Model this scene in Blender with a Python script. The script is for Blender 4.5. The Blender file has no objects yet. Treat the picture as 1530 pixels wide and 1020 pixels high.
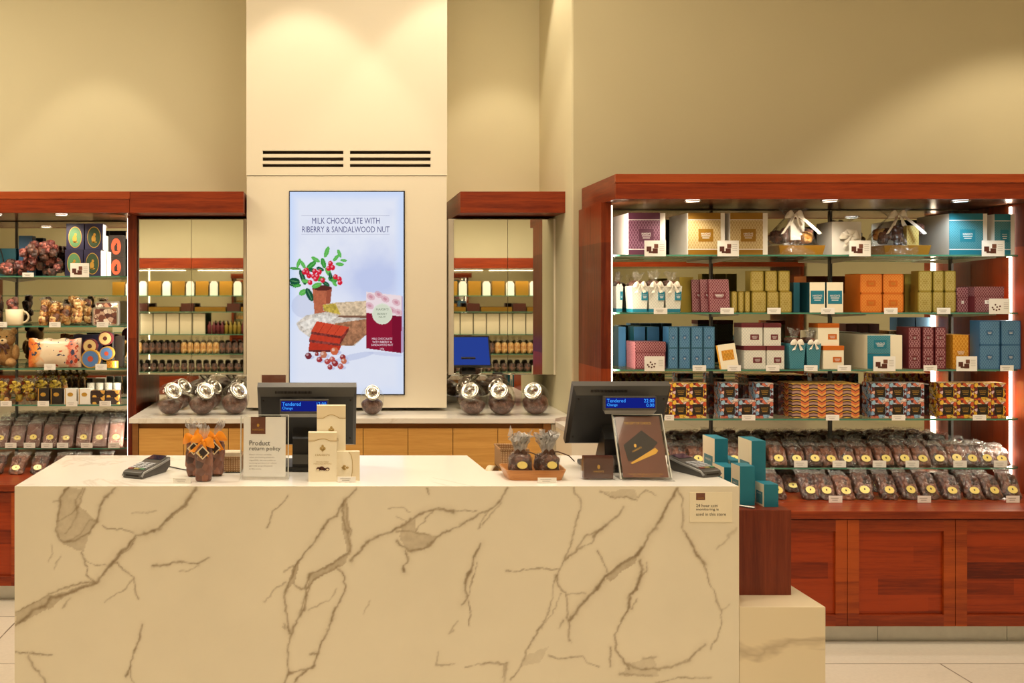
import bpy, bmesh, math, random
import numpy as np
from mathutils import Matrix, Vector

random.seed(7)
rng = np.random.default_rng(11)
PI = math.pi
F = 1400.0
CX, HY, EYE = 495.0, 442.0, 1.6
sc = bpy.context.scene
COL = sc.collection

# ------------------------------------------------------------------ helpers
def s2l(c):
    return tuple(((v / 255) / 12.92 if v / 255 <= .04045 else (((v / 255) + .055) / 1.055) ** 2.4) for v in c)

def X_(x, D): return (x - CX) * D / F
def Z_(y, D): return EYE - (y - HY) * D / F
def Dz(y, z): return F * (EYE - z) / (y - HY)      # distance of a point of height z seen at row y

def ordn(i):
    return ['first', 'second', 'third', 'fourth', 'fifth', 'sixth', 'seventh', 'eighth', 'ninth', 'tenth', 'eleventh', 'twelfth',
            'thirteenth', 'fourteenth', 'fifteenth', 'sixteenth', 'seventeenth', 'eighteenth', 'nineteenth', 'twentieth'][i]

class MB:
    def __init__(s): s.v, s.f, s.m, s.s = [], [], [], []
    def add(s, v, f, mat=0, smooth=False, M=None):
        b = len(s.v)
        if M is not None: v = [tuple(M @ Vector(p)) for p in v]
        s.v.extend([tuple(p) for p in v])
        for i, q in enumerate(f):
            s.f.append(tuple(b + k for k in q))
            s.m.append(mat if isinstance(mat, int) else mat[i])
            s.s.append(smooth)
        return s
    def box(s, x0, x1, y0, y1, z0, z1, mat=0, M=None):
        v = [(x0, y0, z0), (x1, y0, z0), (x1, y1, z0), (x0, y1, z0), (x0, y0, z1), (x1, y0, z1), (x1, y1, z1), (x0, y1, z1)]
        # faces: bottom, top, front(-y), back, left(-x), right
        f = [(3, 2, 1, 0), (4, 5, 6, 7), (0, 1, 5, 4), (2, 3, 7, 6), (3, 0, 4, 7), (1, 2, 6, 5)]
        return s.add(v, f, mat, False, M)
    def prism(s, pts, z0, z1, mat=0, M=None, smooth=False):   # pts xy ccw
        n = len(pts)
        v = [(p[0], p[1], z0) for p in pts] + [(p[0], p[1], z1) for p in pts]
        f = [tuple(range(n - 1, -1, -1)), tuple(range(n, 2 * n))] + [(i, (i + 1) % n, n + (i + 1) % n, n + i) for i in range(n)]
        return s.add(v, f, mat, smooth, M)
    def cyl(s, r, z0, z1, n=20, mat=0, M=None, r2=None, smooth=True, cap=True):
        r2 = r if r2 is None else r2
        v = [(r * math.cos(2 * PI * i / n), r * math.sin(2 * PI * i / n), z0) for i in range(n)]
        v += [(r2 * math.cos(2 * PI * i / n), r2 * math.sin(2 * PI * i / n), z1) for i in range(n)]
        s.add(v, [(i, (i + 1) % n, n + (i + 1) % n, n + i) for i in range(n)], mat, smooth, M)
        if cap:
            s.add(v[:n], [tuple(range(n - 1, -1, -1))], mat, False, M)
            s.add(v[n:], [tuple(range(n))], mat, False, M)
        return s
    def lathe(s, prof, n=24, mat=0, M=None, smooth=True):
        v, f = [], []
        for (r, z) in prof:
            for i in range(n): v.append((r * math.cos(2 * PI * i / n), r * math.sin(2 * PI * i / n), z))
        for k in range(len(prof) - 1):
            for i in range(n):
                a, b = k * n + i, k * n + (i + 1) % n
                f.append((a, b, b + n, a + n))
        return s.add(v, f, mat, smooth, M)
    def tube(s, pts, r, n=8, mat=0):
        pts = [Vector(p) for p in pts]
        v, f = [], []
        up = Vector((0.13, 0.21, 1)).normalized()
        for i, p in enumerate(pts):
            t = (pts[min(i + 1, len(pts) - 1)] - pts[max(i - 1, 0)]).normalized()
            a = t.cross(up)
            a = a.normalized() if a.length > 1e-4 else Vector((1, 0, 0))
            b = t.cross(a).normalized()
            for k in range(n):
                q = p + r * (math.cos(2 * PI * k / n) * a + math.sin(2 * PI * k / n) * b)
                v.append(tuple(q))
        for i in range(len(pts) - 1):
            for k in range(n):
                f.append((i * n + k, i * n + (k + 1) % n, (i + 1) * n + (k + 1) % n, (i + 1) * n + k))
        f.append(tuple(range(n))); f.append(tuple(range((len(pts) - 1) * n, len(pts) * n)))
        return s.add(v, f, mat, True)
    def grid(s, P, mat=0, smooth=True, M=None, closed=False):  # P: rows x cols x 3
        h, w = len(P), len(P[0])
        v = [tuple(p) for r in P for p in r]
        f = []
        for i in range(h - 1):
            for j in range(w if closed else w - 1):
                a, b = i * w + j, i * w + (j + 1) % w
                f.append((a, b, b + w, a + w))
        return s.add(v, f, mat, smooth, M)
    def data(s, name, mats):
        me = bpy.data.meshes.new(name)
        me.from_pydata(s.v, [], s.f)
        me.polygons.foreach_set('material_index', s.m)
        me.polygons.foreach_set('use_smooth', s.s)
        for m in (mats if isinstance(mats, (list, tuple)) else [mats]): me.materials.append(m)
        me.update()
        return me
    def build(s, name, mats, parent=None, loc=None, rz=0, bevel=0, rot=None):
        o = bpy.data.objects.new(name, s.data(name, mats)); COL.objects.link(o)
        if parent is not None: o.parent = parent
        if loc is not None: o.location = loc
        if rot is not None: o.rotation_euler = rot
        elif rz: o.rotation_euler = (0, 0, rz)
        if bevel:
            b = o.modifiers.new('soft_edges', 'BEVEL'); b.width = bevel; b.segments = 2; b.limit_method = 'ANGLE'; b.angle_limit = .7
        return o

def tag(o, label=None, cat=None, group=None, kind=None):
    if label: o['label'] = label
    if cat: o['category'] = cat
    if group: o['group'] = group
    if kind: o['kind'] = kind
    return o

def empty(name, label, cat, loc=(0, 0, 0), rz=0, group=None, rot=None):
    o = bpy.data.objects.new(name, None); COL.objects.link(o)
    o.empty_display_size = .02
    o.location = loc; o.rotation_euler = rot if rot is not None else (0, 0, rz)
    return tag(o, label, cat, group)

def dup(root, loc, label, rz=None, group=None, scale=None):
    r = root.copy(); COL.objects.link(r); r.location = loc
    if rz is not None: r.rotation_euler = (0, 0, rz)
    if scale is not None: r.scale = scale
    r['label'] = label
    if group: r['group'] = group
    for ch in list(root.children):
        c = ch.copy(); COL.objects.link(c); c.parent = r
        for g in list(ch.children):
            d = g.copy(); COL.objects.link(d); d.parent = c
    return r

def struct(o): o['kind'] = 'structure'; return o

# ------------------------------------------------------------------ text
_T = {}
def txt(s):
    if s not in _T:
        cu = bpy.data.curves.new('lettering', 'FONT'); cu.body = s; cu.align_x = 'CENTER'; cu.resolution_u = 2
        cu.space_line = 1.15
        ob = bpy.data.objects.new('lettering', cu); COL.objects.link(ob)
        bpy.context.view_layer.update()
        me = ob.evaluated_get(bpy.context.evaluated_depsgraph_get()).to_mesh()
        v = np.array([tuple(p.co) for p in me.vertices])[:, :2]
        f = [tuple(p.vertices) for p in me.polygons]
        lo, hi = v.min(0), v.max(0)
        v = (v - (lo + hi) / 2) / (hi - lo)
        _T[s] = (v, f, (hi - lo)[0] / (hi - lo)[1])
        bpy.data.objects.remove(ob); bpy.data.curves.remove(cu)
    return _T[s]

def letter(mb, s, cx, cz, w, h=None, y=-.0005, mat=0, M=None):
    """text w wide and h high in the x-z plane, facing -y"""
    v, f, asp = txt(s)
    if h is None: h = w / asp
    mb.add([(cx + p[0] * w, y, cz + p[1] * h) for p in v], f, mat, False, M)

# ------------------------------------------------------------------ materials
def new_mat(name):
    m = bpy.data.materials.new(name); m.use_nodes = True
    nt = m.node_tree; nt.nodes.clear()
    out = nt.nodes.new('ShaderNodeOutputMaterial')
    return m, nt, out

class NT:
    def __init__(s, nt): s.nt = nt
    def n(s, t, **k):
        nd = s.nt.nodes.new(t)
        for a, b in k.items():
            if a.startswith('i_'):
                key = a[2:]
                key = int(key) if key.isdigit() else key.replace('_', ' ')
                nd.inputs[key].default_value = b
            else: setattr(nd, a, b)
        return nd
    def l(s, a, b): s.nt.links.new(a, b)
    def math(s, op, a, b=None, c=None):
        nd = s.nt.nodes.new('ShaderNodeMath'); nd.operation = op
        for i, q in enumerate((a, b, c)):
            if q is None: continue
            if isinstance(q, (int, float)): nd.inputs[i].default_value = q
            else: s.nt.links.new(q, nd.inputs[i])
        return nd.outputs[0]
    def mixc(s, fac, a, b, blend='MIX'):
        nd = s.nt.nodes.new('ShaderNodeMix'); nd.data_type = 'RGBA'; nd.blend_type = blend
        for i, q in ((0, fac), (6, a), (7, b)):
            if isinstance(q, (int, float)): nd.inputs[i].default_value = q
            elif isinstance(q, tuple): nd.inputs[i].default_value = (*q[:3], 1)
            else: s.nt.links.new(q, nd.inputs[i])
        return nd.outputs[2]
    def noise(s, vec, scale=5, detail=3, rough=.5, dist=0):
        nd = s.n('ShaderNodeTexNoise'); nd.inputs['Scale'].default_value = scale; nd.inputs['Detail'].default_value = detail
        nd.inputs['Roughness'].default_value = rough; nd.inputs['Distortion'].default_value = dist
        if vec is not None: s.l(vec, nd.inputs['Vector'])
        return nd.outputs[0]
    def mapping(s, vec, scale=(1, 1, 1), loc=(0, 0, 0), rot=(0, 0, 0)):
        nd = s.n('ShaderNodeMapping'); nd.inputs['Scale'].default_value = scale; nd.inputs['Location'].default_value = loc
        nd.inputs['Rotation'].default_value = rot
        s.l(vec, nd.inputs['Vector']); return nd.outputs[0]
    def ramp(s, fac, stops, interp='LINEAR'):
        nd = s.n('ShaderNodeValToRGB'); cr = nd.color_ramp; cr.interpolation = interp
        while len(cr.elements) < len(stops): cr.elements.new(.5)
        for e, (p, c) in zip(cr.elements, stops): e.position = p; e.color = (*c[:3], 1)
        s.l(fac, nd.inputs[0]); return nd.outputs[0]
    def bump(s, h, strength=.3, dist=.002):
        nd = s.n('ShaderNodeBump'); nd.inputs['Strength'].default_value = strength; nd.inputs['Distance'].default_value = dist
        s.l(h, nd.inputs['Height']); return nd.outputs[0]

def principled(name, col=(.8, .8, .8), rough=.5, metal=0, coat=0, spec=.5, fn=None, rgb=True, vary=.05, scale=20):
    """plain surface; fn(nt, bsdf, texco) may wire in more. A faint noise keeps every plain colour procedural."""
    m, nt0, out = new_mat(name); k = NT(nt0)
    b = k.n('ShaderNodeBsdfPrincipled'); k.l(b.outputs[0], out.inputs[0])
    c = s2l(col) if rgb else col
    b.inputs['Roughness'].default_value = rough; b.inputs['Metallic'].default_value = metal
    b.inputs['Coat Weight'].default_value = coat; b.inputs['Coat Roughness'].default_value = .08
    b.inputs['Specular IOR Level'].default_value = spec
    tc = k.n('ShaderNodeTexCoord')
    if fn is None:
        nz = k.noise(tc.outputs['Object'], scale, 3)
        cc = k.ramp(nz, [(.3, tuple(v * (1 - vary) for v in c)), (.7, tuple(min(1, v * (1 + vary)) for v in c))])
        k.l(cc, b.inputs['Base Color'])
    else:
        b.inputs['Base Color'].default_value = (*c, 1)
        fn(k, b, tc.outputs['Object'])
    return m

def emit(name, col, strength):
    m, nt0, out = new_mat(name); k = NT(nt0)
    e = k.n('ShaderNodeEmission'); e.inputs[0].default_value = (*col, 1); e.inputs[1].default_value = strength
    k.l(e.outputs[0], out.inputs[0]); return m

def glassy(name, tint=(1, 1, 1), refl=.1, rough=.02, crinkle=0, cscale=60, white=0.0):
    """thin clear sheet: lets light straight through and mirrors some of it"""
    m, nt0, out = new_mat(name); k = NT(nt0)
    t = k.n('ShaderNodeBsdfTransparent'); t.inputs[0].default_value = (*tint, 1)
    g = k.n('ShaderNodeBsdfGlossy'); g.inputs['Roughness'].default_value = rough
    lw = k.n('ShaderNodeLayerWeight'); lw.inputs['Blend'].default_value = .35
    fac = k.math('MINIMUM', k.math('ADD', k.math('MULTIPLY', k.math('POWER', lw.outputs['Facing'], 3.5), .7), refl), .9)
    if crinkle:
        tc = k.n('ShaderNodeTexCoord')
        v = k.n('ShaderNodeTexVoronoi'); v.inputs['Scale'].default_value = cscale; k.l(tc.outputs['Object'], v.inputs['Vector'])
        nz = k.noise(tc.outputs['Object'], cscale * .6, 4, .6, 1.5)
        bp = k.bump(k.math('ADD', v.outputs['Distance'], nz), crinkle, .01)
        k.l(bp, g.inputs['Normal']); k.l(bp, lw.inputs['Normal'])
    mx = k.n('ShaderNodeMixShader'); k.l(fac, mx.inputs[0]); k.l(t.outputs[0], mx.inputs[1]); k.l(g.outputs[0], mx.inputs[2])
    res = mx.outputs[0]
    if white:
        d = k.n('ShaderNodeBsdfDiffuse'); d.inputs[0].default_value = (.9, .88, .85, 1)
        m2 = k.n('ShaderNodeMixShader'); m2.inputs[0].default_value = white
        k.l(res, m2.inputs[1]); k.l(d.outputs[0], m2.inputs[2]); res = m2.outputs[0]
    k.l(res, out.inputs[0]); return m

def wood(name, dark, light, axis='x', blocks=None, rough=.36, coat=.08, seed=0, scale=1.0):
    """grain along the given axis; blocks = stave height gives every stave its own tone"""
    def fn(k, b, co):
        sx = {'x': (1.2, 22, 22), 'y': (22, 1.2, 22), 'z': (22, 22, 1.2)}[axis]
        v = k.mapping(co, tuple(q * scale for q in sx), (seed, seed * 2, seed))
        n1 = k.noise(v, 2.2, 5, .6, .6)
        n2 = k.noise(k.mapping(co, tuple(q * 5 * scale for q in sx)), 3, 2, .5)
        f = k.math('ADD', k.math('MULTIPLY', n1, .75), k.math('MULTIPLY', n2, .25))
        if blocks:
            sp = k.n('ShaderNodeSeparateXYZ'); k.l(co, sp.inputs[0])
            ax = {'x': 2, 'z': 0, 'y': 2}[axis]
            fl = k.math('FLOOR', k.math('MULTIPLY', sp.outputs[ax], 1 / blocks))
            ax2 = {'x': 0, 'z': 2, 'y': 1}[axis]
            fl2 = k.math('FLOOR', k.math('ADD', k.math('MULTIPLY', sp.outputs[ax2], 1.6), k.math('MULTIPLY', fl, .37)))
            wn = k.n('ShaderNodeTexWhiteNoise'); wn.noise_dimensions = '2D'
            cb = k.n('ShaderNodeCombineXYZ'); k.l(fl, cb.inputs[0]); k.l(fl2, cb.inputs[1]); k.l(cb.outputs[0], wn.inputs['Vector'])
            f = k.math('ADD', f, k.math('MULTIPLY', k.math('SUBTRACT', wn.outputs['Value'], .5), .45))
        c = k.ramp(f, [(.28, s2l(dark)), (.72, s2l(light))])
        k.l(c, b.inputs['Base Color'])
        k.l(k.bump(n2, .05, .001), b.inputs['Normal'])
    return principled(name, light, rough, 0, coat, .3, fn)

def lattice(name, base, ink, nx=60, nz=45, t=.16, rough=.45, coat=.2, metal=0):
    """all-over woven chevron print; repeats per metre"""
    def fn(k, b, co):
        sp = k.n('ShaderNodeSeparateXYZ'); k.l(co, sp.inputs[0])
        h = k.math('ADD', sp.outputs[0], sp.outputs[1])
        zz = k.math('PINGPONG', k.math('MULTIPLY', sp.outputs[2], nz), 1)
        a = k.math('FRACT', k.math('ADD', k.math('MULTIPLY', h, nx), zz))
        a2 = k.math('FRACT', k.math('SUBTRACT', k.math('MULTIPLY', h, nx), zz))
        d1 = k.math('LESS_THAN', k.math('ABSOLUTE', k.math('SUBTRACT', a, .5)), t)
        d2 = k.math('LESS_THAN', k.math('ABSOLUTE', k.math('SUBTRACT', a2, .5)), t)
        f = k.math('MAXIMUM', d1, d2)
        k.l(k.mixc(f, s2l(base), s2l(ink)), b.inputs['Base Color'])
    return principled(name, base, rough, metal, coat, .5, fn)

def mosaic(name, cols, scale=70, edge=(60, 34, 30), rough=.45):
    """lively print of small shapes in flat colours with dark outlines"""
    def fn(k, b, co):
        v = k.n('ShaderNodeTexVoronoi'); v.inputs['Scale'].default_value = scale; v.inputs['Randomness'].default_value = .85
        nz = k.n('ShaderNodeTexNoise'); nz.inputs['Scale'].default_value = 60
        k.l(co, nz.inputs['Vector'])
        w = k.n('ShaderNodeMix'); w.data_type = 'VECTOR'; w.inputs[0].default_value = .012
        k.l(co, w.inputs[4]); k.l(nz.outputs['Color'], w.inputs[5])
        k.l(w.outputs[1], v.inputs['Vector'])
        sp = k.n('ShaderNodeSeparateColor'); k.l(v.outputs['Color'], sp.inputs[0])
        st = [(i / len(cols), s2l(c)) for i, c in enumerate(cols)]
        c = k.ramp(sp.outputs[0], st, 'CONSTANT')
        v2 = k.n('ShaderNodeTexVoronoi'); v2.feature = 'DISTANCE_TO_EDGE'; v2.inputs['Scale'].default_value = scale; v2.inputs['Randomness'].default_value = .85
        k.l(w.outputs[1], v2.inputs['Vector'])
        e = k.math('LESS_THAN', v2.outputs['Distance'], .035)
        k.l(k.mixc(e, c, s2l(edge)), b.inputs['Base Color'])
    return principled(name, cols[0], rough, 0, .2, .5, fn)

def stone(name, base, vein, scale=1.2, rough=.25, amt=.6, coat=.2):
    def fn(k, b, co):
        n1 = k.noise(co, scale, 6, .6, 1.4)
        f = k.math('ABSOLUTE', k.math('SUBTRACT', n1, .5))
        f = k.math('SUBTRACT', 1, k.math('MINIMUM', k.math('MULTIPLY', f, 38), 1))
        m = k.noise(co, scale * .9, 2)
        f = k.math('MULTIPLY', k.math('MULTIPLY', f, amt), k.math('GREATER_THAN', m, .48))
        n2 = k.noise(co, scale * 3, 4)
        c = k.mixc(k.math('MULTIPLY', n2, .12), s2l(base), s2l(vein))
        k.l(k.mixc(f, c, s2l(vein)), b.inputs['Base Color'])
    return principled(name, base, rough, 0, coat, .5, fn)

def fabricish(name, cols, scale=70, rough=.6, coat=0, bump=.6, bdist=.006):
    def fn(k, b, co):
        n1 = k.noise(co, scale, 4, .65, .5)
        st = [(.25 + .5 * i / max(1, len(cols) - 1), s2l(c)) for i, c in enumerate(cols)]
        k.l(k.ramp(n1, st), b.inputs['Base Color'])
        n2 = k.noise(co, scale * 1.7, 5, .7, 1.0)
        k.l(k.bump(n2, bump, bdist), b.inputs['Normal'])
    return principled(name, cols[0], rough, 0, coat, .5, fn)

def wrapped(name, cols, cell=45, crink=1.0, shine=.14):
    """chocolates seen through crinkled clear wrap: the wrap is a clear coat with its own creases"""
    def fn(k, b, co):
        v = k.n('ShaderNodeTexVoronoi'); v.inputs['Scale'].default_value = cell; k.l(co, v.inputs['Vector'])
        sp = k.n('ShaderNodeSeparateColor'); k.l(v.outputs['Color'], sp.inputs[0])
        st = [(i / len(cols), s2l(c)) for i, c in enumerate(cols)]
        c = k.ramp(sp.outputs[0], st)
        k.l(c, b.inputs['Base Color'])
        k.l(k.bump(k.math('SUBTRACT', 1, v.outputs['Distance']), .9, .012), b.inputs['Normal'])
        n2 = k.noise(co, 85, 5, .75, 2.5)
        k.l(k.bump(n2, crink, .012), b.inputs['Coat Normal'])
        b.inputs['Coat Weight'].default_value = .45; b.inputs['Coat Roughness'].default_value = shine
        b.inputs['Coat IOR'].default_value = 2.0
    return principled(name, cols[0], .45, 0, 1, .5, fn)

M = {}
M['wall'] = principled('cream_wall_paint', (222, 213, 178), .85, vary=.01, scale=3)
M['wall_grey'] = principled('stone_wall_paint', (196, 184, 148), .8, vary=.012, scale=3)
M['column'] = principled('white_satin_panel', (236, 226, 204), .5, vary=.008, scale=3)
M['slot'] = principled('dark_slot', (70, 54, 34), .8)
M['ceil'] = principled('ceiling_paint', (235, 228, 210), .9, vary=.01)
M['cherry_h'] = wood('cherry_wood_horizontal', (92, 22, 4), (158, 62, 20), 'x', None, seed=1)
M['cherry_p'] = wood('cherry_wood_panel', (84, 16, 2), (156, 54, 10), 'x', .075, seed=4)
M['cherry_v'] = wood('cherry_wood_vertical', (84, 24, 6), (150, 58, 18), 'z', .11, seed=2)
M['cherry_y'] = wood('cherry_wood_deep', (86, 24, 6), (150, 58, 20), 'y', None, seed=3)
M['walnut'] = wood('walnut_veneer', (84, 26, 12), (134, 58, 32), 'z', None, rough=.3, seed=5)
M['oak'] = wood('oak_veneer', (202, 146, 72), (230, 178, 100), 'x', None, rough=.5, coat=.05, seed=6)
M['oak_dark'] = wood('oak_recess', (130, 84, 40), (150, 100, 52), 'x', None, rough=.6, coat=0, seed=7)
M['marble'] = stone('white_marble', (244, 240, 232), (196, 180, 160), 1.5, .22, .35)
M['marble_side'] = stone('veined_marble', (232, 216, 184), (160, 136, 104), .9, .3, .55)
M['steel'] = principled('brushed_steel', (190, 188, 180), .35, 1)
M['chrome'] = principled('polished_chrome', (230, 228, 222), .08, 1)
M['mirror'] = principled('mirror_silver', (226, 226, 216), .015, 1, vary=0)
M['gap'] = principled('dark_gap', (30, 22, 16), .9)
M['black'] = principled('matt_black_plastic', (28, 27, 27), .42)
M['grey_plastic'] = principled('dark_grey_plastic', (74, 72, 70), .4)
M['silver_plastic'] = principled('silver_plastic', (150, 150, 148), .35, .4)
M['white'] = principled('white_card', (240, 236, 228), .6, vary=.01)
M['cream_box'] = principled('cream_card', (240, 228, 200), .5, vary=.01)
M['cream_mid'] = principled('ivory_card', (232, 214, 178), .5, vary=.01)
M['whitebox'] = lattice('white_woven_card', (226, 222, 208), (200, 200, 190), 70, 60, .1)
M['teal'] = principled('teal_card', (22, 116, 138), .5, vary=.03)
M['teal_d'] = principled('dark_teal_card', (18, 82, 98), .5, vary=.03)
M['teal_l'] = lattice('teal_woven_card', (50, 120, 138), (84, 146, 160), 80, 80, .12)
M['blue_l'] = lattice('blue_woven_card', (62, 108, 146), (96, 140, 174), 80, 55, .11)
M['blue'] = principled('blue_card', (46, 94, 134), .5, vary=.03)
M['maroon'] = principled('maroon_card', (104, 34, 42), .5, vary=.03)
M['maroon_l'] = lattice('maroon_woven_card', (108, 40, 52), (186, 140, 142), 75, 48, .1)
M['maroon_p'] = lattice('maroon_printed_card', (100, 34, 44), (166, 118, 120), 80, 60, .11)
M['plum'] = principled('plum_card', (84, 38, 62), .5, vary=.03)
M['plum_l'] = lattice('plum_woven_card', (94, 48, 72), (140, 100, 122), 70, 40, .12)
M['gold'] = principled('olive_gold_card', (150, 128, 48), .42, .25, vary=.04)
M['gold_l'] = lattice('gold_woven_card', (166, 144, 74), (190, 172, 104), 70, 50, .12, metal=.2)
M['goldb'] = principled('bronze_card', (150, 108, 28), .4, .2, vary=.03)
M['goldb_l'] = lattice('bronze_woven_card', (178, 150, 98), (206, 184, 136), 70, 40, .12)
M['orange'] = principled('orange_card', (196, 98, 14), .5, vary=.03)
M['orange_l'] = lattice('orange_woven_card', (204, 112, 28), (216, 134, 56), 70, 60, .12)
M['mustard'] = lattice('mustard_woven_card', (196, 126, 20), (218, 160, 60), 60, 40, .12)
M['navy'] = principled('navy_card', (34, 30, 62), .45, vary=.03)
M['green'] = principled('green_oval', (84, 128, 84), .5)
M['green_d'] = principled('dark_green_oval', (46, 66, 42), .5)
M['red_or'] = principled('rust_oval', (190, 74, 42), .5)
M['gold_ink'] = principled('gold_foil', (206, 160, 70), .35, .5)
M['sticker'] = principled('gold_sticker', (226, 204, 116), .35, .15, coat=.4)
M['ink'] = principled('dark_ink', (52, 44, 40), .7)
M['greyink'] = principled('grey_ink', (140, 132, 124), .7)
M['whiteink'] = principled('white_ink', (240, 236, 230), .6)
M['choc'] = principled('chocolate_print', (84, 40, 30), .4, vary=.2, scale=90)
M['brown'] = principled('brown_card', (78, 40, 30), .35, coat=.3)
M['brown_l'] = principled('chocolate_brown_card', (112, 66, 50), .4, coat=.3, vary=.08)
M['dark'] = principled('near_black_card', (36, 28, 24), .4)
M['ribbon'] = principled('white_satin_ribbon', (238, 230, 214), .3, coat=.3)
M['ribbon_o'] = principled('orange_satin_ribbon', (246, 150, 24), .4, coat=.2)
M['ribbon_b'] = principled('brown_ribbon', (72, 42, 26), .4)
M['ribbon_y'] = fabricish('gold_black_ribbon', [(40, 26, 16), (120, 92, 20), (214, 184, 60), (235, 214, 110)], 45, .3, .5)
M['yellow_mos'] = mosaic('yellow_printed_card', [(232, 176, 40), (240, 206, 120), (206, 84, 44), (110, 30, 40), (238, 190, 66), (230, 196, 200), (238, 184, 50), (240, 214, 150)], 58)
M['blue_mos'] = mosaic('blue_printed_card', [(140, 176, 210), (226, 212, 204), (206, 112, 88), (90, 34, 44), (150, 190, 216), (232, 178, 154), (150, 180, 212), (190, 196, 214)], 58)
M['dark_mos'] = mosaic('dark_printed_card', [(96, 60, 50), (130, 50, 40), (70, 40, 50), (46, 30, 34), (110, 110, 110), (140, 80, 50)], 80)
M['cello'] = glassy('clear_cellophane', (1, 1, 1), .07, .12, .8, 40, .02)
M['cello_w'] = glassy('cloudy_cellophane', (1, .98, .95), .12, .12, 1.0, 70, .08)
M['acrylic'] = glassy('clear_acrylic', (.99, .99, .985), .03, .03)
M['cello_t'] = glassy('gathered_white_cellophane', (1, .98, .95), .2, .12, 1.0, 70, .32)
M['lid_metal'] = principled('silver_lid', (205, 203, 196), .2, 1)
M['page'] = principled('bright_white_paper', (252, 250, 246), .6, vary=.005)
M['wrapfilm'] = glassy('crumpled_clear_film', (1, 1, 1), .06, .09, .5, 60)
M['acryl_edge'] = principled('frosted_acrylic_edge', (206, 206, 196), .3)
M['glass'] = glassy('clear_glass', (.93, .97, .95), .05, .01)
M['glass_edge'] = principled('green_glass_edge', (74, 128, 106), .15, 0, .6, vary=.1)
M['jar_glass'] = glassy('jar_glass', (.97, .98, .97), .06, .02)
M['wrap_d'] = wrapped('dark_chocolates_in_wrap', [(48, 24, 16), (84, 44, 30), (34, 16, 12), (116, 68, 46)])
M['wrap_m'] = wrapped('milk_chocolates_in_wrap', [(104, 56, 38), (146, 90, 64), (66, 32, 22), (124, 76, 54)])
M['wrap_bar'] = wrapped('chocolate_bars_in_wrap', [(104, 64, 50), (120, 76, 60), (92, 54, 44)], 20, .6)
M['wrap_gold'] = wrapped('golden_sweets_in_wrap', [(206, 134, 56), (230, 172, 92), (176, 100, 40), (244, 206, 140)], 60)
M['wrap_red'] = wrapped('red_foil_sweets_in_wrap', [(84, 26, 24), (130, 52, 46), (54, 20, 20), (176, 100, 86)], 60)
M['lump'] = fabricish('loose_chocolates', [(52, 28, 22), (98, 62, 50), (156, 116, 100)], 60, .4, .4)
M['bear'] = fabricish('tan_plush', [(176, 120, 62), (206, 156, 96), (226, 186, 130)], 160, .95, 0, .9, .01)
M['tile'] = None
M['tanlid'] = principled('tan_tin_lid', (206, 178, 120), .4)
M['cherry_lt'] = wood('pale_cherry_wood', (136, 52, 18), (176, 80, 34), 'x', None, seed=8)
M['led'] = emit('led_strip_light', (1, .86, .66), 9)
M['lamp_face'] = emit('downlight_glow', (1, .9, .74), 9)
M['lamp_cool'] = emit('cool_downlight_glow', (.92, 1, 1), 7)
M['lcd'] = emit('blue_display', (.01, .02, .30), 1.0)
M['lcd_txt'] = emit('display_digits', (.05, .35, 1), 2.0)
M['pos_screen'] = emit('till_screen_blue', (.05, .12, .75), .8)
M['wicker'] = None

def tile_fn(k, b, co):
    br = k.n('ShaderNodeTexBrick'); br.offset = .5; br.inputs['Scale'].default_value = 1
    br.inputs['Brick Width'].default_value = 1.2; br.inputs['Row Height'].default_value = .6; br.inputs['Mortar Size'].default_value = .0035
    v = k.mapping(co, (1, 1, 1), (.35, .12, 0), (0, 0, .0))
    k.l(v, br.inputs['Vector'])
    br.inputs['Color1'].default_value = (*s2l((222, 214, 198)), 1); br.inputs['Color2'].default_value = (*s2l((230, 222, 206)), 1)
    br.inputs['Mortar'].default_value = (*s2l((120, 110, 96)), 1)
    n1 = k.noise(co, 1.1, 5, .6, 1.2)
    f = k.math('SUBTRACT', 1, k.math('MINIMUM', k.math('MULTIPLY', k.math('ABSOLUTE', k.math('SUBTRACT', n1, .5)), 60), 1))
    c = k.mixc(k.math('MULTIPLY', f, .35), br.outputs[0], s2l((214, 206, 190)))
    n2 = k.noise(co, 60, 4)
    c = k.mixc(k.math('MULTIPLY', n2, .25), c, s2l((140, 132, 116)))
    k.l(c, b.inputs['Base Color'])
M['tile'] = principled('grey_stone_tiles', (180, 172, 156), .3, 0, .1, .5, tile_fn)

def wick(k, b, co):
    w1 = k.n('ShaderNodeTexWave'); w1.inputs['Scale'].default_value = 45; w1.bands_direction = 'Z'; k.l(co, w1.inputs['Vector'])
    w2 = k.n('ShaderNodeTexWave'); w2.inputs['Scale'].default_value = 35; w2.bands_direction = 'X'; k.l(co, w2.inputs['Vector'])
    f = k.math('MULTIPLY', w1.outputs['Fac'], w2.outputs['Fac'])
    k.l(k.mixc(f, s2l((150, 108, 66)), s2l((222, 190, 146))), b.inputs['Base Color'])
    k.l(k.bump(f, .6, .004), b.inputs['Normal'])
M['wicker'] = principled('woven_wicker', (200, 160, 110), .7, 0, 0, .5, wick)

def attr_mat(name, rough=.3, emission=None):
    m, nt0, out = new_mat(name); k = NT(nt0)
    a = k.n('ShaderNodeAttribute'); a.attribute_name = 'Col'
    if emission:
        e = k.n('ShaderNodeEmission'); e.inputs[1].default_value = emission; k.l(a.outputs['Color'], e.inputs[0]); k.l(e.outputs[0], out.inputs[0])
    else:
        b = k.n('ShaderNodeBsdfPrincipled'); b.inputs['Roughness'].default_value = rough; b.inputs['Coat Weight'].default_value = .15
        k.l(a.outputs['Color'], b.inputs['Base Color']); k.l(b.outputs[0], out.inputs[0])
    return m

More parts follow.
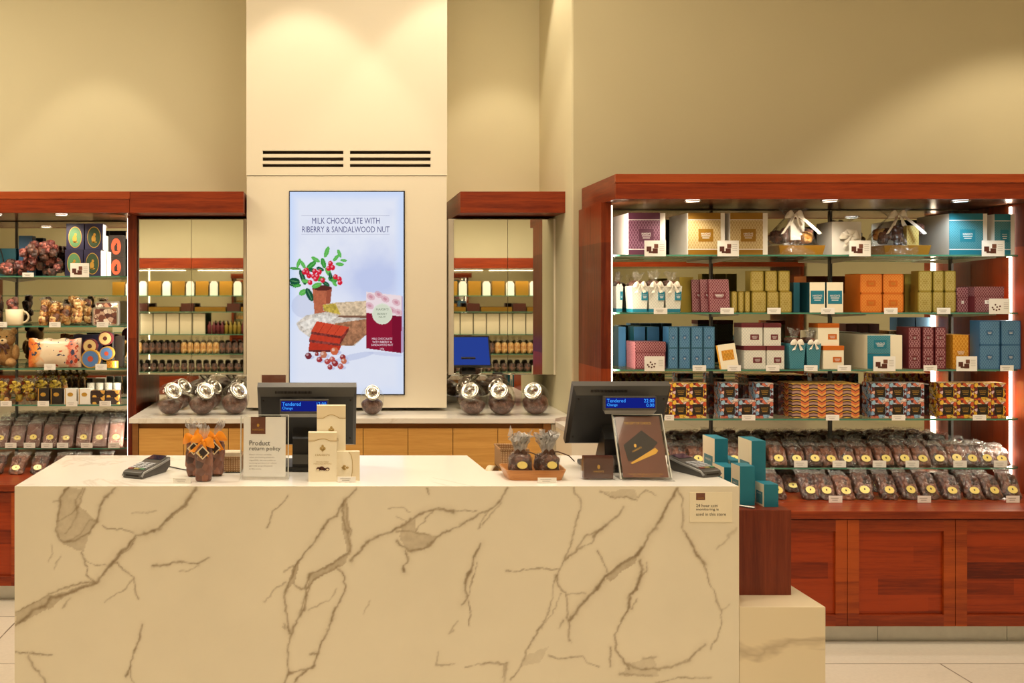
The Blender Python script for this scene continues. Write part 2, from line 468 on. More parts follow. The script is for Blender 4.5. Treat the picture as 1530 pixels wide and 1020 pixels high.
def vgrid(name, xs, zs, cols, mat, parent=None, y=0, M4=None):
    """upright sheet facing -y carrying a printed pattern, cols[row(z from top), col] in linear rgb"""
    w, h = len(xs), len(zs)
    XX, ZZ = np.meshgrid(xs, zs)
    v = np.stack([XX, np.full_like(XX, y), ZZ], -1).reshape(-1, 3)
    idx = np.arange(w * h).reshape(h, w)
    f = np.stack([idx[1:, :-1], idx[1:, 1:], idx[:-1, 1:], idx[:-1, :-1]], -1).reshape(-1, 4)
    me = bpy.data.meshes.new(name)
    me.vertices.add(w * h); me.vertices.foreach_set('co', v.ravel())
    me.loops.add(f.size); me.loops.foreach_set('vertex_index', f.ravel())
    me.polygons.add(len(f)); me.polygons.foreach_set('loop_start', np.arange(0, f.size, 4))
    me.update(calc_edges=True)
    ca = me.color_attributes.new('Col', 'FLOAT_COLOR', 'POINT')
    ca.data.foreach_set('color', np.concatenate([cols.reshape(-1, 3), np.ones((w * h, 1))], 1).ravel())
    me.materials.append(mat)
    o = bpy.data.objects.new(name, me); COL.objects.link(o)
    if parent is not None: o.parent = parent
    return o

def lin(a):
    a = np.asarray(a, float) / 255
    return np.where(a <= .04045, a / 12.92, ((a + .055) / 1.055) ** 2.4)

def vnoise(x, y, seed=0):
    r = np.random.default_rng(seed); T = r.random((256, 256))
    out = np.zeros_like(x); amp, tot = 1.0, 0
    for o in range(5):
        xi, yi = np.floor(x).astype(int), np.floor(y).astype(int); fx, fy = x - xi, y - yi
        fx = fx * fx * (3 - 2 * fx); fy = fy * fy * (3 - 2 * fy)
        g = lambda a, b: T[(a + 37 * o) % 256, b % 256]
        out += amp * ((g(xi, yi) * (1 - fx) + g(xi + 1, yi) * fx) * (1 - fy) + (g(xi, yi + 1) * (1 - fx) + g(xi + 1, yi + 1) * fx) * fy)
        tot += amp; amp *= .55; x = x * 2.03 + 5; y = y * 2.03 + 9
    return out / tot

def inpoly(x, y, P):
    r = np.zeros(x.shape, bool); n = len(P)
    for i in range(n):
        (x0, y0), (x1, y1) = P[i], P[(i + 1) % n]
        if y0 == y1: continue
        c = ((y0 > y) != (y1 > y)) & (x < (x1 - x0) * (y - y0) / (y1 - y0) + x0)
        r ^= c
    return r

# ------------------------------------------------------------------ key measures
Dc = F * (EYE - .95) / 284            # counter front
CT = .95
D_UF, D_UB = 4.636, 5.036             # tall display, side panel front and mirror back
UX0, UX1 = 1.335, 3.44
S_R = [1.805, 1.518, 1.235, .990, .747]
BASE_Z = .615
L_UF, L_UB = 5.38, 5.80
L_X = -1.119
S_L = [1.716, 1.428, 1.183, .974, .724]
D_COL = 5.283; CX0, CX1 = -.479, .653
D_WALL = 5.855

# ------------------------------------------------------------------ room
CEIL = 3.95
def wallbox(name, x0, x1, y0, y1, z0, z1, mat):
    return struct(MB().box(x0, x1, y0, y1, z0, z1).build(name, mat))
wallbox('floor', -6, 7.2, -4.4, 6.2, -.1, 0, M['tile'])
wallbox('ceiling', -6, 7.2, -4.4, 6.2, CEIL, CEIL + .1, M['ceil'])
wallbox('wall_back', -6, 1.309, D_WALL, 6.1, 0, CEIL, M['wall'])
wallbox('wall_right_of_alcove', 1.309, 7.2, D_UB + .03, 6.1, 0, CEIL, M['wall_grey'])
wallbox('wall_left', -6, -5.8, -4.4, D_WALL, 0, CEIL, M['wall'])
wallbox('wall_right', 7.0, 7.2, -4.4, D_UB, 0, CEIL, M['wall'])
wallbox('wall_rear', -5.8, 7.0, -4.4, -4.2, 0, CEIL, M['wall'])
# nib return of the alcove painted like the back wall
wallbox('wall_nib', 1.3, 1.309, D_UB + .03, D_WALL, 0, CEIL, M['wall'])

# central column: panel above and below a shadow joint, with six slots
zc = Z_(262.5, D_COL)
col_m = MB()
ys = D_COL
slots = []
for (a, b) in ((392.5, 513), (523, 643.5)):
    for (t, u) in ((225, 230), (235, 240), (244.7, 249.3)):
        slots.append((X_(a, ys), X_(b, ys), Z_(u, ys), Z_(t, ys)))
xs_ = sorted({CX0, CX1, *[s[0] for s in slots], *[s[1] for s in slots]})
zs_ = sorted({zc + .002, CEIL, *[s[2] for s in slots], *[s[3] for s in slots]})
for i in range(len(xs_) - 1):
    for j in range(len(zs_) - 1):
        cxm, czm = (xs_[i] + xs_[i + 1]) / 2, (zs_[j] + zs_[j + 1]) / 2
        if any(s[0] < cxm < s[1] and s[2] < czm < s[3] for s in slots): continue
        col_m.box(xs_[i], xs_[i + 1], ys, ys + .012, zs_[j], zs_[j + 1])
col_m.box(CX0, CX1, ys + .06, D_WALL, zc + .002, CEIL)
col_m.box(CX0, CX0 + .012, ys + .012, ys + .06, zc + .002, CEIL); col_m.box(CX1 - .012, CX1, ys + .012, ys + .06, zc + .002, CEIL)
col_m.box(CX0 + .002, CX1 - .002, ys + .003, D_WALL, 0.97, zc - .002)
struct(col_m.build('wall_column', M['column']))
vent = empty('air_vent', 'two groups of three horizontal ventilation slots high on the white column', 'vent', (0, ys + .0585, zs_[1]))
for k, s in enumerate(slots):
    MB().box(s[0] - .004, s[1] + .004, -.006, 0, s[2] - .004 - zs_[1], s[3] + .004 - zs_[1]).build('slot', M['slot'], vent)

# ------------------------------------------------------------------ tv
def tv_picture(W=216, H=381):
    x = np.linspace(38, 553, W); y = np.linspace(47, 958, H)
    x, y = np.meshgrid(x, y)
    n = vnoise(x / 70, y / 70, 3)
    img = np.zeros((H, W, 3))
    base = np.array([232, 236, 250.]); blue = np.array([196, 206, 240.])
    t = np.clip(1.2 * np.exp(-(((x - 420) / 150) ** 2 + ((y - 440) / 110) ** 2)) + .5 * (n - .5), 0, 1)[..., None]
    img[:] = base * (1 - t) + blue * t
    e = np.clip(np.minimum(np.minimum(x - 38, 553 - x), np.minimum(y - 47, 958 - y)) / 45, 0, 1)[..., None]
    img = img * e + np.array([205, 222, 255.]) * (1 - e)
    fl = np.clip((y - 600) / 80, 0, 1)[..., None]; img = img * (1 - .6 * fl) + np.array([224, 230, 246.]) * .6 * fl
    def P(pts, c, a=1.0, nz=0):
        m = inpoly(x, y, pts); cc = np.array(c, float)
        v = cc * (1 + nz * (vnoise(x[m] / 9, y[m] / 9, 5)[:, None] - .5) * 2) if nz else cc
        img[m] = img[m] * (1 - a) + np.clip(v, 0, 255) * a
    def E(cx, cy, rx, ry, c, rot=0, a=1.0, hl=0):
        t = math.radians(rot); dx, dy = x - cx, y - cy
        u, v = dx * math.cos(t) + dy * math.sin(t), -dx * math.sin(t) + dy * math.cos(t)
        m = (u / rx) ** 2 + (v / ry) ** 2 < 1
        img[m] = img[m] * (1 - a) + np.array(c, float) * a
        if hl:
            m2 = ((u + rx * .3) / (rx * .4)) ** 2 + ((v + ry * .35) / (ry * .4)) ** 2 < 1
            img[m2] = img[m2] * .5 + 127
    E(105, 560, 60, 55, (190, 198, 226), 0, .5)
    E(330, 790, 90, 14, (180, 190, 225), -12, .5); E(470, 778, 80, 8, (190, 196, 226), 5, .5)
    P([(140, 478), (229, 478), (217, 596), (150, 596)], (186, 104, 74), 1, .12)
    P([(205, 478), (229, 478), (217, 596), (200, 596)], (150, 76, 56), .7)
    E(184, 480, 45, 12, (92, 44, 40))
    lf = [(205, 318, 26, 10, -70, 1), (190, 368, 24, 11, 75, 0), (247, 345, 18, 8, -50, 1), (262, 325, 20, 8, 70, 1), (264, 373, 19, 8, 5, 1), (282, 356, 15, 6, 5, 1),
          (78, 368, 22, 8, 110, 1), (62, 393, 26, 6, 5, 0), (98, 375, 20, 8, 60, 1), (135, 378, 28, 12, -40, 0), (155, 352, 22, 9, 30, 1), (60, 450, 24, 16, 10, 2), (62, 466, 26, 9, 5, 2),
          (97, 500, 19, 13, -30, 1), (127, 510, 32, 14, 65, 2), (96, 432, 36, 11, 70, 2), (160, 468, 24, 11, -20, 1), (232, 442, 22, 12, 20, 0), (212, 408, 22, 11, 60, 1), (178, 440, 22, 12, 0, 0),
          (200, 460, 20, 9, 30, 2), (110, 450, 20, 9, 10, 1), (175, 395, 18, 9, 20, 2), (222, 425, 16, 8, 80, 2), (70, 470, 20, 8, -10, 0), (240, 460, 16, 7, 50, 1), (140, 400, 20, 9, 10, 2)]
    for (a, b, c, d, r, q) in lf: E(a, b, c, d, [(60, 150, 60), (96, 184, 84), (30, 84, 60)][q], r); E(a, b, c * .8, d * .15, (150, 214, 130), r, .5)
    for (a, b) in [(112, 400), (125, 425), (150, 405), (162, 428), (145, 428), (130, 455), (172, 408), (222, 370), (232, 388), (214, 392), (245, 430), (262, 440), (265, 455), (186, 445), (118, 412), (155, 440), (104, 408)]:
        E(a, b, 11, 12, (214, 34, 56), 0, 1, 1)
    P([(66, 640), (110, 604), (200, 588), (262, 600), (386, 612), (384, 690), (330, 742), (250, 742), (130, 705), (80, 668)], (206, 196, 184), 1, .3)
    P([(240, 640), (384, 620), (384, 692), (320, 742), (262, 738)], (166, 116, 84), 1, .35)
    P([(80, 640), (180, 600), (250, 612), (200, 640), (110, 668)], (232, 226, 216), .8, .2)
    P([(186, 556), (240, 546), (384, 538), (386, 606), (262, 606), (190, 582)], (212, 188, 156), 1, .3)
    P([(186, 556), (245, 550), (268, 600), (194, 584)], (196, 170, 74), 1, .3)
    P([(262, 604), (384, 604), (384, 616), (250, 612)], (120, 80, 60), .9)
    for (q, c) in (([(160, 630), (306, 656), (274, 698), (134, 676)], (206, 74, 48)), ([(136, 684), (278, 704), (268, 732), (125, 712)], (196, 62, 42)), ([(128, 722), (272, 738), (262, 762), (122, 760)], (186, 56, 38))):
        P(q, c, 1, .08)
    for (q, c) in (([(134, 676), (274, 698), (270, 708), (134, 688)], (120, 52, 46)), ([(125, 712), (268, 732), (266, 742), (125, 724)], (130, 60, 54)), ([(122, 760), (262, 762), (258, 772), (122, 768)], (104, 44, 42)), ([(306, 656), (304, 672), (262, 742), (270, 700)], (128, 52, 44))):
        P(q, c, 1, .5)
    for i in range(3): P([(195 + i * 36, 638 + i * 6), (198 + i * 36, 638 + i * 6), (172 + i * 34, 680 + i * 6), (169 + i * 34, 680 + i * 6)], (166, 50, 34))
    for (a, b, r, c) in [(240, 765, 18, (206, 104, 66)), (190, 781, 16, (196, 120, 90)), (122, 786, 15, (120, 44, 54)), (172, 803, 13, (160, 50, 54)), (208, 812, 13, (176, 70, 66)), (230, 802, 13, (186, 84, 74)), (243, 820, 14, (150, 48, 50)), (278, 792, 13, (150, 50, 50)), (283, 810, 13, (196, 110, 80)), (268, 834, 13, (190, 90, 80)), (220, 836, 12, (160, 56, 58)), (160, 778, 9, (150, 60, 60))]:
        E(a + 8, b + 6, r * 1.3, r * .6, (186, 190, 222), 0, .7); E(a, b, r, r, c, 0, 1, 1)
    P([(545, 515), (549, 520), (552, 770), (541, 776)], (186, 160, 196))
    P([(383, 497), (545, 515), (545, 608), (383, 592)], (240, 222, 226))
    for (a, b) in [(405, 520), (470, 530), (520, 545), (400, 560), (500, 580), (440, 510), (530, 590)]:
        E(a, b, 20, 14, (214, 160, 172), 30, .6); E(a, b, 9, 6, (190, 110, 130), 30, .5)
    P([(383, 592), (545, 608), (541, 774), (383, 752)], (142, 26, 52)); P([(500, 604), (545, 608), (541, 774), (505, 768)], (112, 18, 44), .6)
    E(457, 597, 46, 47, (222, 228, 208)); E(457, 597, 41, 42, (210, 214, 190), 0, .5)
    return lin(img)[::1]
tw0, tw1, tz0, tz1 = X_(432, D_COL), X_(605, D_COL), Z_(590, D_COL), Z_(285, D_COL)
tv = empty('display_screen', 'tall portrait advertising screen showing chocolate, berries and a maroon box on white column', 'screen', ((tw0 + tw1) / 2, D_COL, tz0))
tw, th = (tw1 - tw0), (tz1 - tz0)
b = MB()
b.box(-tw / 2, tw / 2, -.004, .006, 0, .006); b.box(-tw / 2, tw / 2, -.004, .006, th - .006, th)
b.box(-tw / 2, -tw / 2 + .004, -.004, .006, .006, th - .006); b.box(tw / 2 - .008, tw / 2, -.004, .006, .006, th - .006)
b.build('frame', M['black'], tv)
vx0, vx1, vz0, vz1 = -tw / 2 + .004, tw / 2 - .008, .006, th - .006
scr = vgrid('screen_picture', np.linspace(vx0, vx1, 216), np.linspace(vz1, vz0, 381), tv_picture(), attr_mat('screen_picture_light', emission=1.42), tv, -.0005)
def tvp(cx, cy): return vx0 + (cx - 38) / 515 * (vx1 - vx0), vz1 - (cy - 47) / 911 * (vz1 - vz0)
k_ = (vx1 - vx0) / 515
L = MB()
a = tvp(292, 177); letter(L, "MILK CHOCOLATE WITH", a[0], a[1], 306 * k_, 27 * k_, -.0015)
a = tvp(292, 216); letter(L, "RIBERRY & SANDALWOOD NUT", a[0], a[1], 396 * k_, 27 * k_, -.0015)
for yy in (154, 239):
    a = tvp(90, yy); c = tvp(490, yy); L.add([(a[0], -.0015, a[1]), (c[0], -.0015, a[1]), (c[0], -.0015, a[1] + .0012), (a[0], -.0015, a[1] + .0012)], [(0, 1, 2, 3)])
L.build('headline_lettering', emit('screen_headline_ink', s2l((84, 84, 130)), 1.4), scr)
L = MB()
for (t_, cy, w) in (("MILK CHOCOLATE", 706, 92), ("WITH RIBERRY &", 720, 88), ("SANDALWOOD NUT", 734, 98), ("100g", 752, 18)):
    a = tvp(456, cy + 3); letter(L, t_, a[0], a[1], w * k_, 10 * k_, -.0015)
L.build('packet_lettering', emit('screen_white_ink', s2l((244, 220, 230)), 1.4), scr)
L = MB(); a = tvp(457, 576); letter(L, "HAIGH'S", a[0], a[1], 56 * k_, 10 * k_, -.0015); a = tvp(457, 604); letter(L, "BERRY\nNUT", a[0], a[1], 44 * k_, 22 * k_, -.0015)
L.build('brand_lettering', emit('screen_green_ink', s2l((120, 136, 110)), 1), scr)

# ------------------------------------------------------------------ marble counter
VEINS = """0;2.6;.75;515,150 470,190 445,230 438,270 425,310 395,350 330,385 290,385 262,375 255,340 262,290 268,240 270,205 290,165 310,148
0;1.2;.5;380,150 365,190 350,230 330,260 300,280 265,300
0;1.2;.5;370,150 340,200 350,260 330,320 300,350
0;1.0;.5;240,207 270,207
0;1.3;.4;430,300 400,290 360,350 310,390
0;3.6;.85;885,150 850,200 800,245 750,290 710,330 660,350 615,360 580,400 550,440 520,475 480,520 440,570 400,590 340,610 280,635 230,640 200,680 150,705 110,735 75,765
0;1.6;.6;430,570 380,575 340,585 280,600 220,630 150,670 75,700
0;1.6;.6;615,375 580,420 540,460 500,500
0;1.0;.6;455,320 480,335 540,330 600,350
0;1.2;.6;360,430 370,470 390,500 385,540 430,575
0;.8;.5;370,460 420,490 480,500 530,485
0;1.5;.6;530,485 560,515 600,550 610,590 625,650
0;1.0;.4;600,555 560,600 510,625 465,655
0;1.6;.65;680,500 740,490 790,475 850,490 890,490 940,465
0;1.0;.4;800,515 840,525 890,500
0;1.8;.7;635,760 625,820 600,880 580,930 570,1000
0;1.2;.4;578,940 590,1000 600,1020
0;1.3;.7;75,885 120,885 170,900 230,895
0;2;.6;130,900 150,940 180,980 210,1020
0;1;.35;225,400 235,440 210,480
0;1;.35;270,450 245,490 240,520
0;1.8;.4;310,650 280,690
0;.9;.3;590,270 640,265 700,255
360;2.5;.75;515,150 470,195 440,240 430,265 390,290 360,340 320,400 270,460 240,500 230,545 205,590 195,640 200,700 210,750 215,800
360;2.0;.6;460,200 450,230 460,280 475,340 485,400 480,440
360;1.6;.5;470,200 475,280 490,340 492,400 487,440
360;2.8;.75;490,480 530,440 570,400 620,365 680,345 730,320 780,280 830,255 880,245 950,258
360;.9;.5;880,235 930,255 1000,250 1060,248
360;2.2;.7;1195,150 1160,200 1120,240 1060,270 1000,300 940,335 900,355 870,385 820,420 760,430 715,405 705,390
360;1.2;.5;1110,245 1080,290 1060,330
360;1.0;.5;790,340 830,290 860,260
360;1.3;.5;700,350 760,345 830,355 880,370
360;2.4;.8;740,430 750,470 730,500 735,530
360;2.2;.7;480,450 430,480 370,510 310,540 290,590 300,620 285,690 250,740 225,790 210,850 212,920 215,975 190,1020
360;1.6;.55;440,500 380,530 330,560 310,600 280,660 260,720
360;2.2;.8;430,505 460,545 470,590 455,640 425,690 400,750 375,810 345,870 320,940 270,985 240,1020
360;1.8;.6;215,975 270,965 315,950
360;1.8;.6;240,575 270,600 310,590
360;1.2;.5;200,570 150,610 100,660
360;1.0;.4;235,490 190,525
360;1.4;.7;210,180 175,220 140,250 130,300 118,325
360;1.2;.4;430,600 400,640 350,670 300,695
360;1.4;.7;300,890 335,885
360;2.6;.8;1075,400 1050,450 1030,510 1010,560 1000,610 1010,640 990,670
360;1.0;.6;1060,480 1035,560 1015,640 1030,700 1020,760
360;1.6;.4;970,750 930,800 950,790
360;1.4;.45;885,880 880,940 960,935
360;1.2;.5;1010,950 1060,935 1130,930 1190,930
360;2.2;.5;1190,930 1185,980 1180,1020
360;1.4;.7;830,150 838,180
360;.9;.4;665,240 730,240 760,260
360;.9;.4;700,280 740,300
360;1;.3;580,660 545,720
360;1.4;.5;195,760 200,780 190,775
720;1.4;.5;80,215 30,280 0,310
720;1.6;.6;405,150 415,180 440,200 440,240 420,300 400,370 385,430 350,500 335,540 345,580 380,620 385,700 395,830
720;1.3;.6;530,160 600,190 650,195 690,205
720;1.3;.5;700,190 740,160 780,180
720;3.4;.85;870,150 845,200 820,260 780,325 740,360 720,410 690,450 640,475 590,520 545,550 520,590 480,630 450,670 420,710 395,740
720;3.0;.85;710,465 715,520 695,590 665,630 660,680
720;1.8;.6;740,480 730,530 700,560
720;1.8;.7;660,680 640,720 610,770 595,810 600,880 630,930 660,960
720;1.2;.5;695,650 670,690
720;2.2;.55;640,240 600,280 560,320 520,350 460,370 420,420 370,470
720;2.6;.7;560,320 520,350 500,370
720;1.2;.5;520,350 490,400 430,420 385,460
720;1.6;.6;515,430 540,480 555,525
720;1.1;.6;105,525 160,525 220,512 280,508 340,508
720;1.4;.55;335,540 320,620 300,700 270,770 230,820 200,880 180,950 130,1015
720;1.0;.4;360,620 310,720 250,790
720;1.0;.4;380,630 460,625
720;1.8;.5;350,770 365,740
720;1.4;.55;870,150 900,200 905,280 900,330 930,380 960,430 990,470 1000,520 1020,575 1050,640 1075,700 1075,760 1050,820 1025,870
720;3.0;.5;915,355 960,430 1000,490
720;1.8;.3;1140,330 1100,360 1070,400 1050,420
720;2.6;.6;630,930 690,950 740,960 800,960 860,950 930,920 970,870 1000,850
720;2.0;.5;620,980 700,985 760,990
720;2.6;.4;720,910 780,910
720;2.0;.7;575,870 575,950
720;1.1;.5;300,900 360,915 420,905 450,900 490,940 530,950
720;1.6;.5;0,935 100,935 95,1000
720;1.4;.5;780,1015 850,1005 1020,1000
720;1.2;.3;1075,700 1110,670"""
PATCH = """0;.30;290,150 375,150 350,220 430,300 370,425 290,400 258,370 265,250
0;.34;75,700 220,635 430,570 300,635 200,700 75,765
360;.34;740,300 785,290 795,340 880,375 820,425 750,430 715,380 720,330
360;.40;310,540 430,470 480,440 470,490 360,545 300,600
360;.45;230,500 270,460 245,570 205,600
720;.42;545,545 640,470 700,440 690,480 640,520 570,570
0;.40;845,205 885,150 840,225 750,300 730,300
360;.35;452,200 470,210 490,300 490,440 470,440 455,300
0;.35;550,440 600,370 560,440 510,495
720;.20;540,160 690,160 700,210 640,200
720;.18;640,940 760,900 800,990 640,990
720;.16;200,900 300,860 260,930 180,950"""
c_l, c_r = 22.0, 1104.0
def counter_face(W=620, H=250):
    x = np.linspace(c_l, c_r, W); y = np.linspace(727, 1142, H)
    x, y = np.meshgrid(x, y)
    wx = x + 9 * (vnoise(x / 26, y / 26, 21) - .5) + 4 * (vnoise(x / 6, y / 6, 22) - .5)
    wy = y + 9 * (vnoise(x / 26, y / 26, 23) - .5) + 4 * (vnoise(x / 6, y / 6, 24) - .5)
    dark = np.zeros_like(x)
    fade = .45 + .9 * vnoise(x / 14, y / 14, 31); fade2 = vnoise(x / 5, y / 5, 33)
    for ln in VEINS.splitlines():
        ox, w, st, pts = ln.split(';'); ox, w, st = float(ox), float(w), float(st)
        p = [(ox + float(q.split(',')[0]) / 3, 680 + float(q.split(',')[1]) / 3) for q in pts.split()]
        lo = np.min(p, 0) - 16; hi = np.max(p, 0) + 16
        j0, j1 = np.searchsorted(x[0], [lo[0], hi[0]]); i0, i1 = np.searchsorted(y[:, 0], [lo[1], hi[1]])
        sx, sy = wx[i0:i1, j0:j1], wy[i0:i1, j0:j1]
        if sx.size == 0: continue
        d = np.full(sx.shape, 1e9)
        for (ax, ay), (bx, by) in zip(p[:-1], p[1:]):
            vx, vy = bx - ax, by - ay; L2 = vx * vx + vy * vy + 1e-9
            t = np.clip(((sx - ax) * vx + (sy - ay) * vy) / L2, 0, 1)
            d = np.minimum(d, np.hypot(sx - ax - t * vx, sy - ay - t * vy))
        wl = w * (.16 + .85 * fade[i0:i1, j0:j1])
        a = st * .95 * np.exp(-(d / (.55 * wl + .35)) ** 2) * fade[i0:i1, j0:j1] * (.6 + .8 * fade2[i0:i1, j0:j1])
        a += st * .16 * np.exp(-(d / (w * 2.3)) ** 2) * fade[i0:i1, j0:j1]
        dark[i0:i1, j0:j1] = 1 - (1 - dark[i0:i1, j0:j1]) * (1 - np.clip(a, 0, .95))
    for ln in PATCH.splitlines():
        ox, st, pts = ln.split(';'); ox, st = float(ox), float(st)
        p = [(ox + float(q.split(',')[0]) / 3, 680 + float(q.split(',')[1]) / 3) for q in pts.split()]
        m = inpoly(wx, wy, p)
        dark[m] = 1 - (1 - dark[m]) * (1 - st * (.5 + .9 * vnoise(x[m] / 7, y[m] / 7, 41)))
    # the lower part, below what the camera frame shows, gets its own loose veins
    nn = np.abs(vnoise(x / 120, y / 120, 51) - .5)
    low = np.clip((y - 1024) / 10, 0, 1) * .5 * np.clip(1 - nn * 60, 0, 1)
    dark = 1 - (1 - dark) * (1 - low)
    soft = .035 * (vnoise(x / 60, y / 60, 61) - .5)
    base = np.array([232, 221, 198.]); vein = np.array([142, 122, 94.])
    c = base * (1 + soft[..., None]); c = c * (1 - dark[..., None]) + vein * dark[..., None]
    return lin(np.clip(c, 0, 255))
kx0, kx1 = X_(c_l, Dc), X_(c_r, Dc)
cnt = empty('sales_counter', 'large white marble sales counter with brown veins and two tills on top', 'counter', ((kx0 + kx1) / 2, Dc, 0), rz=.0)
W2 = (kx1 - kx0) / 2
def cl(x, y, z=CT):   # a point on the counter top seen at pixel x,y -> local xy
    D = Dz(y, z); return (X_(x, D) - (kx0 + kx1) / 2, D - Dc)
vgrid('front_panel', np.linspace(-W2, W2, 620), np.linspace(CT - .0005, 0, 250), counter_face(), attr_mat('veined_marble_front', .28), cnt, -.0012)
p_n0, p_n1 = cl(698, 680), cl(727, 703)
dep = .62
top = [(-W2, 0), (W2, 0), (W2, dep), (cl(838, 690)[0], dep), (cl(838, 703)[0], p_n1[1]), (p_n1[0], p_n1[1]), (p_n0[0], dep), (-W2, dep)]
MB().prism(top, CT - .035, CT).build('worktop', M['marble'], cnt, bevel=.0015)
b = MB(); b.box(-W2, -W2 + .03, .001, dep, 0, CT - .035); b.build('end_panel', M['marble_side'], cnt)
b = MB(); b.box(W2 - .03, W2, .001, dep, 0, CT - .035); b.build('end_panel', M['marble_side'], cnt)
b = MB(); b.box(-W2 + .03, W2 - .03, .001, .04, 0, CT - .035); b.box(-W2 + .03, W2 - .03, .04, dep - .04, .3, .33); b.build('carcass', M['oak'], cnt)
sd = MB(); sd.box(p_n0[0] + .02, cl(838, 690)[0] - .02, p_n1[1] - .08, dep - .02, .835, .865); sd.build('staff_shelf', M['oak_dark'], cnt)

# plinth and walnut block at the counter's end
px1 = X_(1234, Dc)
b = MB(); b.box(kx1 + .002, px1, Dc + .002, 3.92, 0, .536)
pl = b.build('display_plinth', M['marble_side'], bevel=.0015); tag(pl, 'low white marble plinth with brown veins against the end of the counter', 'plinth')
wb = MB().box(kx1 + .012, 1.636, 3.333, 3.88, .536, .838).build('display_block', M['walnut'], bevel=.001)
tag(wb, 'dark reddish wooden block on the low marble plinth, holding teal boxes', 'display block')

# ------------------------------------------------------------------ back counter
bc = empty('back_counter', 'long low oak cupboard with white marble top below the screen', 'cabinet', (0, 4.98, 0))
MB().prism([(-1.075, 0), (1.19, 0), (1.24, .06), (1.298, .09), (1.298, .86), (-1.075, .86)], .923, CT).build('worktop', M['marble'], bc, bevel=.001)
b = MB(); b.box(-1.06, 1.17, .06, .70, .1, .92); b.box(-1.06, -1.03, .012, .06, .1, .92); b.box(1.13, 1.17, .012, .06, .1, .92); b.box(-1.03, 1.13, .035, .06, .88, .92)
b.build('carcass', M['oak_dark'], bc)
MB().box(-1.03, 1.13, .07, .12, 0, .1).build('kick_board', M['steel'], bc)
n = 9; xw = (1.128 + 1.028) / n
for i in range(n):
    MB().box(-1.028 + i * xw + .0015, -1.028 + (i + 1) * xw - .0015, .018, .035, .12, .893).build('door', M['oak'], bc, bevel=.001)
MB().box(1.175, 1.298, .02, .7, 0, .915).build('end_filler', M['column'], bc)

sc_ = empty('side_cabinet', 'low cream cabinet with white top between back counter and right display', 'cabinet', (1.192, 4.645, 0))
MB().box(0, .138, .004, .32, 0, .905).build('carcass', M['column'], sc_)
MB().box(-.003, .14, 0, .325, .906, .935).build('worktop', M['marble'], sc_, bevel=.001)
# alcove splashback mirrors
for (a, c, nm, lb) in ((-1.119, -.485, 'alcove_mirror', 'low mirror splashback behind the jars in the alcove beside the left display'), (.66, 1.298, 'alcove_mirror', 'low mirror splashback behind the jars in the alcove by the tall right display')):
    o = MB().box(a, c, 5.74, 5.75, CT + .002, 1.145).build(nm, M['mirror']); tag(o, lb, 'mirror')

# hanging mirror cabinets and their hoods
def hood(name, x0, x1, y0, y1, label, mat=None):
    o = empty(name, label, 'cornice', ((x0 + x1) / 2, y0, 2.062)); w = (x1 - x0) / 2
    MB().box(-w, w, 0, .02, 0, .118).build('fascia', M['cherry_h'], o, bevel=.001)
    b = MB(); b.box(-w, -w + .02, .02, y1 - y0, 0, .118); b.build('side_board', M['cherry_y'], o)
    b = MB(); b.box(w - .02, w, .02, y1 - y0, 0, .118); b.build('side_board', M['cherry_y'], o)
    MB().box(-w + .02, w - .02, .02, y1 - y0, .0, .016).build('soffit', M['cherry_h'], o)
    return o
hood('wooden_hood', L_X + .0, -.487, 5.204, D_WALL, 'reddish wooden hood above the pair of mirrors beside the left display')
hood('wooden_hood', .717, 1.33 - .03, 5.204, D_WALL, 'reddish wooden hood above the mirrors between column and tall right display')
def mirror_cab(x0, x1, seam, label, strip_l, strip_r, skew=(0, 0)):
    o = empty('mirror_cabinet', label, 'mirror', ((x0 + x1) / 2, 5.42, 1.144)); w = (x1 - x0) / 2; H = 2.046 - 1.144
    b = MB(); b.box(-w, -w + strip_l, 0, .3, 0, H); b.box(w - strip_r, w, 0, .3, 0, H); b.box(-w + strip_l, w - strip_r, .006, .3, 0, .012); b.box(-w + strip_l, w - strip_r, .006, .3, H - .012, H)
    b.box(-w + strip_l, w - strip_r, .02, .3, .012, H - .012)
    b.build('carcass', M['column'], o)
    sm = seam - (x0 + x1) / 2
    for (a, c, sk) in ((-w + strip_l + .001, sm - .0012, skew[0]), (sm + .0012, w - strip_r - .001, skew[1])):
        h2 = (c - a) / 2
        d = MB().box(-h2, h2, 0, .005, .002, H - .004).build('mirror_door', M['mirror'], o, loc=((a + c) / 2, -.001, 0), rot=(0, 0, sk))
    return o
mirror_cab(L_X + .004, -.492, X_(286, 5.42), 'pair of tall mirror doors over jars in the alcove beside the left display', .004, .016, (.0, .0))
mc = mirror_cab(.678, 1.298, X_(758.5, 5.42), 'pair of tall mirror doors over jars between column and right display', .03, .012)
sp = MB(); sp.box(-.018, .018, 0, .012, 0, .11).build('door_sensor', M['white'], None)
o = bpy.data.objects['door_sensor']; o.location = (X_(840, 5.40), 5.403, Z_(499, 5.40)); tag(o, 'small white plastic sensor box stuck at the mirror edge beside the right display', 'sensor')

